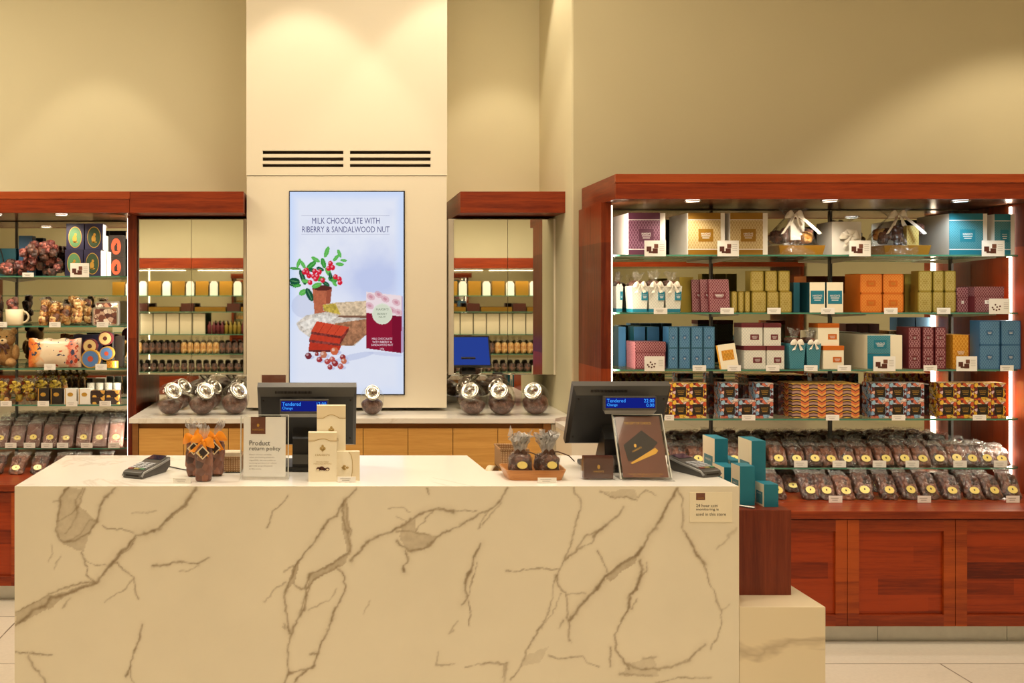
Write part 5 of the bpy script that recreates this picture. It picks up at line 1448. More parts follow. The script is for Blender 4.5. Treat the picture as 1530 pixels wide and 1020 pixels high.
ovalcard(56, 73, 'dark', 'small black carton with gold oval, first of four cartons on left display', 'small cartons with gold ovals')
ovalcard(75, 93, 'dark', 'small black carton with gold oval, second of four cartons on left display', 'small cartons with gold ovals')
ovalcard(96, 114, 'white', 'small white carton with gold oval beside the black ones', 'small cartons with gold ovals')
ovalcard(117, 135, 'white', 'small white carton with gold oval beside the patterned dark boxes', 'small cartons with gold ovals')
M['goldmos'] = mosaic('dark_gold_printed_card', [(40, 26, 24), (226, 176, 80), (60, 36, 30), (50, 30, 26), (214, 160, 70), (36, 24, 24)], 45, (34, 22, 20))
for i in range(4):
    a = 138 + (i % 2) * 21; zz0 = z if i < 2 else z + .039
    carton('gold_printed_box', f'dark box with gold print on left display, {["lower", "upper"][i // 2]}, {ordn(i % 2)} of two', LX(a), LX(a + 20.3), zz0, zz0 + .0385, 5.43, .06, M['goldmos'], M['goldmos'], group='dark boxes with gold print')
for i in range(4):
    x = 136 + i * 13; o = MB().lathe([(0, 0), (.019, 0), (.024, .11), (.021, .11), (.017, .004), (0, .004)], 20).build('paper_cup', M['whitebox']); o.location = (LX(x, 5.56), 5.56, z); tag(o, f'tall white paper tub behind the gold printed boxes, {ordn(i)} along', 'tub', 'white paper tubs')
for i, px in enumerate((9, 64.5, 107, 157)): tagcard(px, 597, 605, 5.385, z - .0085, f'white price tag on the fourth shelf edge of left display, {ordn(i)} along', 17)
# shelf 5 and wooden top: flat wrapped bars standing
P3 = [pouch_proto('wrap_bar', .093, .024, .124, 500 + i, .42, .028, (.0225, .0150), 10, .0008, 'chocolate_bar_bag', .2) for i in range(3)]
sel3 = (P3, set()); z = S_L[4]
bagrow([0, 25, 49, 74, 98, 124, 148, 173], 5.42, z, lambda i: f'wrapped flat chocolate bar with gold sticker, front row left display, {ordn(i)} along', 'wrapped bars, front row', sel3, rz=.05)
bagrow([4, 29, 53, 77, 101, 126, 150, 173], 5.52, z, lambda i: f'wrapped flat chocolate bar, middle row left display, {ordn(i)} along', 'wrapped bars, middle row', sel3, rz=.05, zs=1.05)
bagrow([8, 32, 57, 80, 104, 128, 151, 173], 5.63, z, lambda i: f'wrapped flat chocolate bar, rear row left display, {ordn(i)} along', 'wrapped bars, rear row', sel3, rz=.05, zs=1.12)
m = MB(); m.box(LX(-20, 5.405), LX(183, 5.405), 5.405, 5.407, z, z + .03); o = m.build('acrylic_tray', M['acrylic']); tag(o, 'clear ledge in front of the wrapped bars on the left display', 'tray')
for i, px in enumerate((16, 44, 70, 93.5, 129.5, 170)): tagcard(px, 659.5, 667.5, 5.392, z + .0006, f'white price tag in front of the wrapped bars on left display, {ordn(i)} along', 17, fz=0)
bagrow([-8, 24, 56, 88, 118], 5.15, BASE_Z, lambda i: f'dark wrapped chocolate bag on the left wooden top by the counter, {ordn(i)} along', 'dark bags on the left wooden top', sel2, zs=.8)
bagrow([-4, 28, 60, 92, 124, 156], 5.33, BASE_Z, lambda i: f'dark wrapped chocolate bag, rear row on the left wooden top, {ordn(i)} along', 'dark bags, rear row on the left wooden top', sel2, zs=.62)

# ------------------------------------------------------------------ sweet jars
def jar_proto(seed, fill='lump', fh=.6):
    e = empty('sweet_jar', 'x', 'jar'); R = .088; ld = Vector((0, -math.cos(.75), math.sin(.75))); cz = .084
    P = []
    for i in range(19):
        th = -PI / 2 + PI * i / 18; row = []
        for j in range(32):
            ph = 2 * PI * j / 32
            p = Vector((R * math.cos(th) * math.cos(ph), R * math.cos(th) * math.sin(ph), R * 1.02 * math.sin(th)))
            dd = p.dot(ld)
            if dd > .07: p -= ld * (dd - .07)
            p.z = max(p.z + cz, .0)
            row.append(p)
        P.append(row)
    MB().grid(P, closed=True).build('glass_bowl', M['jar_glass'], e)
    Mx = Matrix.Translation(Vector((0, 0, cz)) + ld * .068) @ ld.to_track_quat('Z', 'Y').to_matrix().to_4x4()
    lid = MB().lathe([(.047, -.002), (.056, .0), (.056, .010), (.050, .014), (.046, .010), (.036, .008), (.030, .013), (.014, .018), (.013, .026), (.010, .029), (0, .029)], 30, M=Mx).build('lid', M['lid_metal'], e)
    L = lumpy(.165, .165, .165 * fh, seed, 60, .007, (16, 28), .85)
    mb = MB(); PP = []
    for row in L: PP.append([(p[0] * .96, p[1] * .96, p[2] * 1.0 + .003) for p in row])
    out = []
    for row in PP:
        rr = []
        for p in row:
            v = Vector((p[0], p[1], p[2] - cz)); l = v.length
            if l > R * .96: v *= R * .96 / l
            v.z = max(v.z + cz, .003)
            rr.append((v.x, v.y, v.z))
        out.append(rr)
    mb.grid(out, closed=True).build('sweets', M[fill], e)
    return e
JP = [jar_proto(900 + i, 'lump', .50 + .08 * i) for i in range(3)]; ju = set()
for i, (x, yb, D, rz, lab) in enumerate((
    (254, 0, 5.13, .55, 'glass sweet jar with silver lid, nearest the left display in the front row'),
    (302, 0, 5.13, .5, 'glass sweet jar with silver lid, middle of the front three by left mirrors'),
    (351, 0, 5.15, .55, 'glass sweet jar with silver lid by the white column under the left mirrors'),
    (268, 0, 5.38, .9, 'glass sweet jar behind the gap between first and middle jars of left alcove'),
    (313, 0, 5.38, .9, 'glass sweet jar in the back row behind middle and last jars of left alcove'),
    (355, 0, 5.42, .9, 'glass sweet jar in the back row next to the white column'),
    (706, 0, 5.13, -.45, 'glass sweet jar with white label nearest the column in the right alcove'),
    (749, 0, 5.13, -.4, 'glass sweet jar, middle of the front three in the right alcove'),
    (800, 0, 5.13, -.5, 'glass sweet jar standing alone at the wall end of the right alcove'),
    (700, 0, 5.40, -.9, 'glass sweet jar in the back row of right alcove beside the column'),
    (748, 0, 5.40, -.9, 'glass sweet jar in the back row of right alcove behind the middle one'),
    (469, 0, 5.13, 0, 'glass sweet jar below the screen mostly hidden by the till, first of two'),
    (514, 0, 5.13, 0, 'glass sweet jar below the screen half hidden by the till edge'),
    (556, 0, 5.13, 0, 'glass sweet jar with silver lid below the lower corner of the screen'))):
    q = place(JP, ju, i, (X_(x, D), D, CT + .0005), lab, rz, 'glass sweet jars with silver lids', ((.885, .885, 1.0) if D < 5.3 else (.84, .84, 1.0)) if x < 400 or x > 650 else (.74, .74, .93))

# brown acrylic sign behind till
D = 5.12
e = empty('counter_sign', 'small brown acrylic sign on the back counter behind the till', 'sign', (X_(409, D), D, CT)); w = 36 * D / F; h = Z_(560, D) - CT
MB().box(-w / 2, w / 2, 0, .004, 0, h).build('brown_card', M['brown_l'], e)
m = MB(); m.box(-w * .2, w * .5, -.001, 0, h * .70, h * .735); m.prism([(-w * .1, h * .5), (w * .12, h * .5), (w * .06, h * .66), (-w * .04, h * .68)], 0, .001, 0, Matrix.Rotation(PI / 2, 4, 'X')); m.build('printed_motif', M['cream_box'], e)
m = MB(); m.box(-w / 2 - .008, w / 2 + .008, -.004, -.002, 0, h + .006); m.box(-w / 2 - .008, w / 2 + .008, -.03, -.004, 0, .003); m.build('clear_holder', M['acrylic'], e)

# ------------------------------------------------------------------ things on the counter
def onc(x, y, z=CT): D = Dz(y, z); return X_(x, D), D
def till(x0, x1, yt, yb, base_y, lab, disp, txts):
    """x0,x1 top edge pixels of the housing"""
    Dt = 3.42; th_ = .50                                  # tilt
    X0, X1 = X_(x0, Dt), X_(x1, Dt); w = X1 - X0; cx = (X0 + X1) / 2; zt = Z_(yt, Dt)
    Db = onc(0, base_y)[1]
    e = empty('till', lab, 'till', (cx, Db, CT))
    Hh = .262; oy = Dt - Db; oz = zt - CT
    # housing local frame: origin at top front edge, v down the slope, away from us
    Mx = Matrix.Translation((0, oy, oz)) @ Matrix.Rotation(th_, 4, 'X')   # slab hangs from its top edge, its foot leaning back towards staff
    m = MB(); bz = .012
    # chamfered back shell: outer rim then raised inner back
    fr = [(-w / 2, -Hh), (w / 2, -Hh), (w / 2, 0), (-w / 2, 0)]
    def ring(y, ins, topi=0): return [(-w / 2 + ins, y, -Hh + ins), (w / 2 - ins, y, -Hh + ins), (w / 2 - ins, y, -ins - topi), (-w / 2 + ins, y, -ins - topi)]
    R0 = ring(.042, 0); R1 = ring(.012, 0); R2 = ring(0.0, .012, .022)
    v = R0 + R1 + R2
    f = [(0, 1, 5, 4), (1, 2, 6, 5), (2, 3, 7, 6), (3, 0, 4, 7), (4, 5, 9, 8), (5, 6, 10, 9), (6, 7, 11, 10), (7, 4, 8, 11), (8, 9, 10, 11), (3, 2, 1, 0)]
    m.add(v, f, [1, 1, 1, 1, 0, 0, 1, 0, 0, 0], M=Mx)
    m.build('screen_housing', [M['black'], M['grey_plastic']], e)
    m = MB()
    for i in range(26): m.box(-w * .32 + i * .0052, -w * .32 + i * .0052 + .0028, .0035, .0105, -.023, -.0135, 0, Mx)
    m.build('vent_slots', M['gap'], e)
    MB().box(-w / 2 + .012, w / 2 - .012, .0421, .043, -Hh + .012, -.012, 0, Mx).build('staff_screen', M['pos_screen'], e)
    m = MB()
    for (sx, szz) in ((-w / 2 + .022, -.05), (w / 2 - .022, -.05), (-w / 2 + .022, -Hh + .04), (w / 2 - .022, -Hh + .04)): m.cyl(.0035, 0, .002, 10, 0, Mx @ Matrix.Translation((sx, -.000, szz)) @ Matrix.Rotation(PI / 2, 4, 'X'))
    m.build('screw', M['gap'], e)
    # stand
    m = MB(); pts = [(-.02, 0.0), (.13, 0.0), (.13, .02), (.075, .10), (.09, .17), (.05, .19), (.0, .12), (-.01, .02)]
    m.prism([(p[0], p[1]) for p in pts], -.055, .055, 0, Matrix(((0, 0, 1, 0), (1, 0, 0, .02), (0, 1, 0, 0), (0, 0, 0, 1))))
    m.build('stand', M['black'], e)
    m = MB(); m.box(-.11, .11, 0, .20, 0, .018); m.build('base_plate', M['black'], e, bevel=.006)
    m = MB(); m.box(-.055, .055, -.004, .0, .03, .065); m.build('cable_cover', M['grey_plastic'], e)
    # customer display
    a0, a1, b0, b1 = disp; Dd = 3.385
    A0, A1 = X_(a0, Dd) - cx, X_(a1, Dd) - cx; B0, B1 = Z_(b1, Dd) - CT, Z_(b0, Dd) - CT; yy = Dd - Db
    d = MB(); d.box(A0, A1, yy, yy + .022, B0, B1); d.box(A0 + .02, A0 + .05, yy + .022, yy + .10, B0 + .005, B0 + .03); d.box(A1 - .05, A1 - .02, yy + .022, yy + .10, B0 + .005, B0 + .03)
    d.add([(A0, yy, B0), (A1, yy, B0), (A1 - .006, yy + .012, B0 - .014), (A0 + .006, yy + .012, B0 - .014), (A0, yy + .022, B0), (A1, yy + .022, B0)], [(0, 3, 2, 1), (4, 5, 2, 3), (0, 4, 3), (1, 2, 5)], 1)
    cd = d.build('customer_display', [M['grey_plastic'], M['silver_plastic']], e)
    ins = .005; sw, sh = (A1 - A0) - 2 * ins, (B1 - B0) - 2 * ins - .004
    MB().box(A0 + ins, A1 - ins, yy - .0008, yy, B0 + ins + .004, B1 - ins).build('lcd', M['lcd'], cd)
    L = MB(); cxx = (A0 + A1) / 2; zc_ = (B0 + B1) / 2 + .002
    for k, (l_, r_) in enumerate(txts):
        zz = zc_ + (sh * .22 if k == 0 else -sh * .22)
        v, ff, asp = txt(l_); hh_ = sh * .34; ww = hh_ * asp * .95; letter(L, l_, A0 + ins + .004 + ww / 2, zz, ww, hh_, yy - .0012)
        if r_: v, ff, asp = txt(r_); ww = hh_ * asp * .95; letter(L, r_, A1 - ins - .004 - ww / 2, zz, ww, hh_, yy - .0012)
    L.build('display_digits', M['lcd_txt'], cd)
    return e
till(384, 533, 581, 655, 705, 'black till seen from behind with blue customer display, partly behind cream boxes', (418, 491, 597, 618), (("Tendered", "12.00"), ("Change", "")))
till(858, 1004, 579, 668, 706, 'black till seen from behind with blue customer display, at the brown signs', (903, 981, 592, 613), (("Tendered", "22.00"), ("Change", "0.00")))

def eftpos(x, y, rz, lab, sc_=1):
    X, D = onc(x, y); e = empty('card_terminal', lab, 'card terminal', (X, D, CT + .0003), rz)
    # local: keypad end at -y, screen end at +y
    w, L_ = .040, .092
    prof = [(-L_, .0), (-L_, .022), (-L_ + .012, .027), (.02, .040), (.045, .048), (L_, .052), (L_, .02), (L_ - .03, 0)]
    m = MB(); n = len(prof)
    v = []
    for s_ in (-1, 1):
        for (yy, zz) in prof: v.append((s_ * (w * (1 if yy < .03 else 1.0)), yy, zz))
    f = [tuple(range(n)), tuple(range(2 * n - 1, n - 1, -1))] + [(i, n + i, n + (i + 1) % n, (i + 1) % n) for i in range(n)]
    m.add(v, [q[::-1] for q in f]); m.build('body', M['grey_plastic'], e, bevel=.003)
    m = MB()
    for s_ in (-1, 1): m.tube([(s_ * (w + .0005), -L_, .008), (s_ * (w + .0005), -L_ + .012, .02), (s_ * (w + .0005), .02, .034), (s_ * (w + .0005), L_ - .01, .046)], .0045)
    m.build('silver_rail', M['silver_plastic'], e)
    def top(yy): return np.interp(yy, [p[0] for p in prof[1:6]], [p[1] for p in prof[1:6]])
    m = MB(); m.box(-w * .75, w * .75, 0, .042, 0, .0012, 0, Matrix.Translation((0, .04, top(.04) + .001)) @ Matrix.Rotation(math.atan2(.012, .06), 4, 'X')); m.build('screen', M['blackglass'] if 'blackglass' in M else M['black'], e)
    m = MB(); sl = math.atan2(.013, .1)
    for r_ in range(5):
        for c_ in range(3):
            yy = -.065 + r_ * .0165; m.box(-.0095, .0095, -.0055, .0055, 0, .003, 1 if r_ else 2 + c_, Matrix.Translation(((c_ - 1) * .0235, yy, top(yy) + .0002)) @ Matrix.Rotation(sl, 4, 'X'))
    m.build('keypad_key', [M['black'], M['key'], M['k_r'], M['k_y'], M['k_g']], e)
    MB().box(-w * .7, w * .7, -L_ - .0008, -L_, .008, .013).build('card_slot', M['gap'], e)
    return e
M['blackglass'] = principled('black_screen_glass', (36, 40, 58), .08, 0, 1)
M['key'] = principled('key_pad_grey', (176, 178, 184), .5)
M['k_r'] = principled('key_red', (140, 84, 76), .5); M['k_y'] = principled('key_yellow', (170, 156, 104), .5); M['k_g'] = principled('key_green', (90, 136, 104), .5)
eftpos(220, 708, -.42, 'grey card terminal with keypad at the empty end of the counter')
eftpos(1036, 706, .40, 'grey card terminal with keypad beside the brown gift sign and teal boxes')
# cable
m = MB(); pts = [onc(248, 697), onc(262, 700), onc(276, 703), onc(300, 705), onc(330, 703), onc(352, 702)]
m.tube([(p[0], p[1], CT + .0035) for p in pts], .0022); o = m.build('cable', M['black']); tag(o, 'thin black cable running from card terminal toward the wicker basket', 'cable')

def sign(x, y, wpx, lab, rz, tilt, build, wh):
    X, D = onc(x, y); w, h = wh
    e = empty('sign_holder', lab, 'sign', (X, D, CT), rz)
    T = Matrix.Rotation(-tilt, 4, 'X')
    m = MB(); m.box(-w / 2 - .008, w / 2 + .008, -.002, .0, .004, h + .014, 0, T); m.box(-w / 2 - .008, w / 2 + .008, .0035, .0055, .004, h + .014, 0, T)
    m.box(-w / 2 - .012, w / 2 + .012, -.03, .075, 0, .003)
    m.build('clear_holder', M['acrylic'], e)
    m = MB()
    for s_ in (-1, 1): m.box(s_ * (w / 2 + .0095) - .0015, s_ * (w / 2 + .0095) + .0015, -.003, .0065, .004, h + .0155, 0, T)
    m.box(-w / 2 - .008, w / 2 + .008, -.002, .0055, h + .0142, h + .0160, 0, T); m.build('holder_edge', M['acryl_edge'], e)
    build(e, w, h, T)
    return e
def page_return(e, w, h, T):
    p = MB().box(-w / 2, w / 2, .0008, .002, .010, h + .008, 0, T).build('printed_page', M['page'], e)
    L = MB(); L.box(-w * .33, w * .02, .0002, .0008, h * .755, h + .008, 1, T)
    letter(L, "HAIGH'S", -w * .155, h * .825, w * .26, w * .045, -.0001, 2, T)
    ellipse(L, w * .03, w * .04, .0001, h * .90, -w * .155, 2, 10, .0002, T)
    y = -.0003
    v, f, a1 = txt("Product"); v, f, a2 = txt("return policy")
    letter(L, "Product", -w * .36 + w * .245, h * .605, w * .49, h * .085, y, 0, T)
    letter(L, "return policy", -w * .36 + w * .37, h * .505, w * .74, h * .085, y, 0, T)
    for i, (t_, ww) in enumerate((("Please choose carefully", .53), ("when purchasing products,", .60), ("regretfully, we are unable to", .62), ("exchange products or refund", .64), ("goods purchased", .54), ("in this store.", .29))):
        letter(L, t_, -w * .36 + w * ww / 2, h * (.41 - i * .047), w * ww, h * .024, y, 3, T)
    L.build('printed_text', [M['ink'], M['brown_l'], M['gold_ink'], M['greyink']], p)
sign(395, 716, 70, 'clear upright holder with a white product return policy page', -.03, .05, page_return, (.150, .212))
def page_gift(e, w, h, T):
    p = MB().box(-w / 2, w / 2, .0008, .002, .010, h + .008, 0, T).build('printed_page', M['brown_l'], e)
    L = MB(); y = -.0003
    letter(L, "THE GIFT OF CHOICE", -w * .02, h * .92, w * .62, h * .042, .0006, 0, T)
    Mx = T @ Matrix.Rotation(PI / 2, 4, 'X')
    L.prism([(-w * .40, h * .56), (-w * .34, h * .30), (w * .02, h * .34), (w * .38, h * .60), (w * .05, h * .80)], -.0008, -.0002, 1, Mx)
    L.prism([(-w * .30, h * .27), (-w * .26, h * .255), (w * .30, h * .42), (w * .36, h * .47), (w * .30, h * .515)], -.0002, .0002, 0, Mx)
    letter(L, "HAIGH'S", -w * .11, h * .49, w * .24, h * .03, -.0001, 0, T @ Matrix.Translation((-w * .11, 0, h * .49)) @ Matrix.Rotation(-.45, 4, 'Y') @ Matrix.Translation((w * .11, 0, -h * .49)))
    ellipse(L, w * .03, h * .03, 0, h * .55, -w * .14, 0, 10, .0002, T)
    letter(L, "Treat with a Haigh's gift card, and let them choose", .0, h * .095, w * .78, h * .019, .0006, 0, T)
    letter(L, "from our range of premium chocolates.", .02 * w, h * .065, w * .6, h * .017, .0006, 0, T)
    L.build('printed_text', [M['gold_ink'], M['dark']], p)
sign(966, 717, 80, 'clear slanted holder with brown gift of choice page', -.0, .45, page_gift, (.160, .228))

# three macadamia cartons
def macadamia(X, D, w, h, d, lab, rz=0, on_side=False, pic=True):
    e = empty('macadamia_carton', lab, 'carton', (X, D, CT), rz, 'cream macadamia cartons')
    B = MB(); B.box(-w / 2, w / 2, 0, d, 0, h); bd = B.build('box_body', M['cream_box'], e)
    m = MB(); pts = [(-w / 2, h), (-w / 2, h * .835), (-w * .35, h * .835)]
    for t in np.linspace(0, PI, 13): pts.append((-w * .28 + w * .56 * t / PI, h * (.835 + .045 * math.sin(t) ** 1)))
    pts += [(w * .35, h * .835), (w / 2, h * .835), (w / 2, h)]
    top_ = [(p[0], h) for p in pts[1:-1]]
    Mx = Matrix.Rotation(PI / 2, 4, 'X')
    for i in range(1, len(pts) - 2):
        a, c = pts[i], pts[i + 1]
        m.add([(a[0], -.0006, a[1]), (c[0], -.0006, c[1]), (c[0], -.0006, h), (a[0], -.0006, h)], [(0, 1, 2, 3)], 0)
        m.add([(a[0], -.0010, a[1] - .0022), (c[0], -.0010, c[1] - .0022), (c[0], -.0010, c[1]), (a[0], -.0010, a[1])], [(0, 1, 2, 3)], 1)
    # clover-like crest
    for (dx, dz) in ((0, .010), (-.006, .002), (.006, .002), (0, -.003)): ellipse(m, .0045, .0055, -.0006, h * .665 + dz, dx, 1, 10, .0004)
    m.box(-.0008, .0008, -.0010, -.0006, h * .665 - .016, h * .665)
    m.build('tan_flap_print', [M['cream_mid'], M['gold_foil']], bd)
    L = MB(); letter(L, "HAIGH'S", 0, h * .545, w * .50, h * .038, -.0008)
    letter(L, "ROASTED\nMACADAMIAS", 0, h * .385, w * .62, h * .062, -.0008)
    if pic:
        for (dx, dz, a) in ((-.014, .002, .008), (-.003, .004, .009), (.006, .001, .006), (.017, .001, .0075)): ellipse(L, a, a * .8, -.0006, h * .25 + dz, dx, 1, 12, .0006)
        ellipse(L, .0045, .0035, -.0012, h * .245, -.016, 2, 10, .0004); ellipse(L, .0045, .0035, -.0012, h * .25, .017, 2, 10, .0004)
    L.build('printed_front', [M['gold_foil'], M['choc'], M['cream_mid']], bd)
    return e
M['gold_foil'] = principled('muted_gold_foil', (188, 158, 96), .4, .3)
X, D = onc(482, 719.5); macadamia(X, D, .100, .172, .030, 'cream macadamia carton standing in front of the other two, chocolates pictured')
X, D = onc(495, 712); D2 = D + .0; macadamia(X_(495, 3.318), 3.318, .102, .262, .030, 'tallest cream macadamia carton standing behind the front one', pic=False)
e = macadamia(X_(521, 3.30) - .04, 3.305, .072, .10, .026, 'cream macadamia carton lying on its side behind the price tag', pic=False)
bpy.data.objects.remove([c for c in e.children[0].children if c.name.startswith('printed_front')][0])
bpy.data.objects.remove([c for c in e.children[0].children if c.name.startswith('tan_flap')][0])
e.location = (X_(513, 3.32), 3.30, CT)
w_, h_ = .115, .102
e.children[0].data = MB().box(-w_ / 2, w_ / 2, 0, .028, 0, h_).data('box_body', M['cream_box'])
m = MB()
arc = [(w_ * .20 + .010 * math.sin(t), h_ * (.5 - .44 * math.cos(t))) for t in np.linspace(0, PI, 13)]
arc = [(w_ * .17, 0)] + arc + [(w_ * .17, h_)]
for a, c in zip(arc[:-1], arc[1:]):
    m.add([(a[0], -.0006, a[1]), (w_ / 2, -.0006, a[1]), (w_ / 2, -.0006, c[1]), (c[0], -.0006, c[1])], [(0, 1, 2, 3)], 0)
    m.add([(a[0] - .002, -.001, a[1]), (a[0], -.001, a[1]), (c[0], -.001, c[1]), (c[0] - .002, -.001, c[1])], [(0, 1, 2, 3)], 1)
for (dx, dz) in ((.010, 0), (0, .005), (0, -.005), (-.005, 0)): ellipse(m, .0055, .0042, -.0008, h_ * .45 + dz, w_ * .03 + dx, 1, 10, .0004)
m.build('tan_flap_print', [M['cream_mid'], M['gold_foil']], e.children[0])
tagcard(518, 711, 719.5, onc(0, 720.5)[1], CT + .0003, 'white price tag at the foot of the cream macadamia cartons', 27, fz=0)
tagcard(272, 714, 722, onc(0, 722)[1], CT + .0003, 'white price tag at the foot of the orange-bowed bags', 27, fz=0)
tagcard(817.5, 713, 721, onc(0, 721.5)[1], CT + .0003, 'white price tag in front of the wooden tray of chocolate bags', 28, fz=0)

# three bags with orange bows
for i, (x, y, hh_, rz, lab) in enumerate(((288, 713.5, .17, .1, 'clear bag of dark chocolates with orange bow, rear one nearest the card terminal'), (321, 713, .165, -.1, 'clear bag of dark chocolates with orange bow, rear one nearest the return sign'), (303, 720.5, .165, .0, 'clear bag of dark chocolates with orange bow, standing in front of two'))):
    X, D = onc(x, y); e = empty('bow_bag', lab, 'bag', (X, D + (.025 if i == 2 else .033), CT + .001), rz, 'bags with orange bows')
    m = MB(); h = .125
    m.grid(lumpy(.060, .042, h, 40 + i, 46, .007, (20, 26), .4), closed=True); m.build('filled_bag', M['wrap_m'], e)
    m = MB(); m.grid(crinkle_fan(.02, .045 if i != 1 else .03, .055, i, (5, 12), .02, .003), M=Matrix.Translation((0, 0, h + .02)) @ Matrix.Rotation(-.2 if i == 0 else (.35 if i == 1 else 0), 4, 'Y')); m.build('cellophane_top', M['cello_t'], e)
    m = MB(); bow(m, .075, 0, Matrix.Translation((0, -.014, h + .016)) @ Matrix.Rotation(.3 * (i - 1), 4, 'Y')); m.build('ribbon_bow', M['ribbon_o'], e)
    m = MB(); Mt = Matrix.Translation((.0, -.029, h - .022)) @ Matrix.Rotation(PI / 4, 4, 'Y'); m.box(-.017, .017, -.001, 0, -.017, .017, 0, Mt); m.box(-.013, .013, -.0016, -.001, -.013, .013, 1, Mt); m.build('square_tag', [M['cream_mid'], M['goldmos']], e)

# wicker baskets
def basket(x0, x1, y, z, h, d, lab, boxes):
    D = Dz(y, z); X0, X1 = X_(x0, D), X_(x1, D); w = X1 - X0
    e = empty('wicker_basket', lab, 'basket', ((X0 + X1) / 2, D, z + .001)); m = MB(); t = .004
    for (a, b_, c, g) in ((-w / 2, w / 2, 0, t), (-w / 2, w / 2, d - t, d), (-w / 2, -w / 2 + t, t, d - t), (w / 2 - t, w / 2, t, d - t)): m.box(a, b_, c, g, 0, h)
    m.box(-w / 2, w / 2, 0, d, 0, .003); m.build('woven_sides', M['wicker'], e)
    m = MB(); m.tube([(-w / 2, 0, h), (w / 2, 0, h), (w / 2, d, h), (-w / 2, d, h), (-w / 2, 0, h)], .004); m.build('rim', M['wicker'], e)
    return (X0 + X1) / 2, D, w
bx, bd_, bw = basket(322, 360, 706, CT, .055, .12, 'wicker basket half hidden behind the product return sign', 1)
for i in range(2):
    o = MB().box(-.035, .035, -.010, .010, 0, .066).build('label_card', M['cream_box']); o.location = (bx + .006, bd_ + .03 + i * .035, CT + .0055); tag(o, f'cream card standing in the wicker basket behind the return sign, {["front", "rear"][i]}', 'card')
basket(748, 790, 702.5, CT, .075, .13, 'wicker basket behind the wooden tray of chocolate bags', 0)
# tape roll
X, D = X_(735, 3.60), 3.60
R_ = .030
m = MB(); Mx = Matrix.Translation((0, 0, .0365)) @ Matrix.Rotation(-.6, 4, 'Z') @ Matrix.Rotation(PI / 2, 4, 'Y')
m.lathe([(.026, -.012), (.036, -.012), (.036, .012), (.026, .012), (.026, -.012)], 30, 0, Mx); o = m.build('tape_roll', M['cream_mid']); o.location = (X, D, .8655); o.scale = (1.15, 1.15, 1.15)
tag(o, 'roll of cream tape standing on the staff shelf behind the counter notch', 'tape')
# wooden tray with two bags
X, D = onc(802, 718); e = empty('wooden_tray', 'shallow honey-coloured wooden tray holding two wrapped chocolate bags', 'tray', (X, D + .0, CT))
m = MB(); A = [(-.080, .004), (.080, .004), (.108, .14), (-.095, .14)]
P0 = [(-.092, .004, 0), (.092, .004, 0), (.098, .118, 0), (-.098, .118, 0)]
P1_ = [(-.108, -.004, .036), (.106, -.004, .036), (.112, .14, .036), (-.112, .14, .036)]
def rr(P, n=6):
    out = []
    for i in range(4):
        a, b_, c = Vector(P[i - 1]), Vector(P[i]), Vector(P[(i + 1) % 4]); 
        p0 = b_ + (a - b_).normalized() * .022; p1 = b_ + (c - b_).normalized() * .022
        for t in np.linspace(0, 1, n): out.append(tuple((1 - t) ** 2 * p0 + 2 * t * (1 - t) * b_ + t * t * p1))
    return out
ra, rb = rr(P0), rr(P1_); rc = [(p[0] * .95, p[1] * .92 + .006, p[2]) for p in rb]; rd = [(p[0] * .97, p[1] * .94 + .004, .006) for p in ra]; n = len(ra)
for (q, w_, sm) in ((ra, rb, 1), (rb, rc, 0), (rc, rd, 1)): m.add(list(q) + list(w_), [(i, (i + 1) % n, n + (i + 1) % n, n + i) for i in range(n)], 0, bool(sm))
m.add(rd, [tuple(range(n))]); m.add(ra, [tuple(range(n))[::-1]])
m.build('tray_body', wood('honey_tray_wood', (160, 100, 48), (206, 142, 78), 'x', None, .35, .2, 11), e)
for i, dx in enumerate((-.048, .049)):
    b_ = empty('tied_bag', ['clear tied bag of dark chocolates in the tray, nearer the wicker basket', 'clear tied bag of dark chocolates in the tray, nearer the brown card holder'][i], 'bag', (X + dx, D + .055, CT + .0075), -.1 + .2 * i, 'tied chocolate bags in the wooden tray')
    MB().grid(lumpy(.084, .072, .080, 70 + i, 46, .007, (18, 28), .6), closed=True).build('filled_bag', M['wrap_d'], b_)
    r = np.random.default_rng(i); S = lumpy(.090, .078, .086, 71, 30, .006, (12, 20), ex=.6); S = S + r.normal(0, .003, S.shape); S[..., 2] = np.maximum(S[..., 2], .0003)
    MB().grid(S, smooth=False, closed=True).build('clear_wrap', M['wrapfilm'], b_)
    m = MB(); m.grid(crinkle_fan(.03, .085, .075, i + 3, (7, 18), .03, .007), M=Matrix.Translation((0, 0, .078)))
    m.grid(crinkle_fan(.03, .08, .065, i + 13, (7, 18), .04, .007), M=Matrix.Translation((0, .012, .078)) @ Matrix.Rotation(.3, 4, 'Z')); m.build('cellophane_top', M['cello_t'], b_)
    m = MB(); ellipse(m, .018, .013, 0, 0, 0, 0, M4=Matrix.Translation((.004, -.0425, .045)) @ Matrix.Rotation(-.3, 4, 'X')); m.build('gold_sticker', M['sticker'], b_)
    m = MB(); bow(m, .04, 0, Matrix.Translation((0, -.020, .086)), tails=False); m.tube([(-.005, -.02, .086), (-.02, -.04, .08), (-.034, -.046, .062)], .0018); m.tube([(.0, -.02, .088), (.03, -.03, .09), (.07, -.03, .075), (.09 if i else .05, -.03, .055)], .0022); m.build('ribbon_bow', M['ribbon_b'], b_)
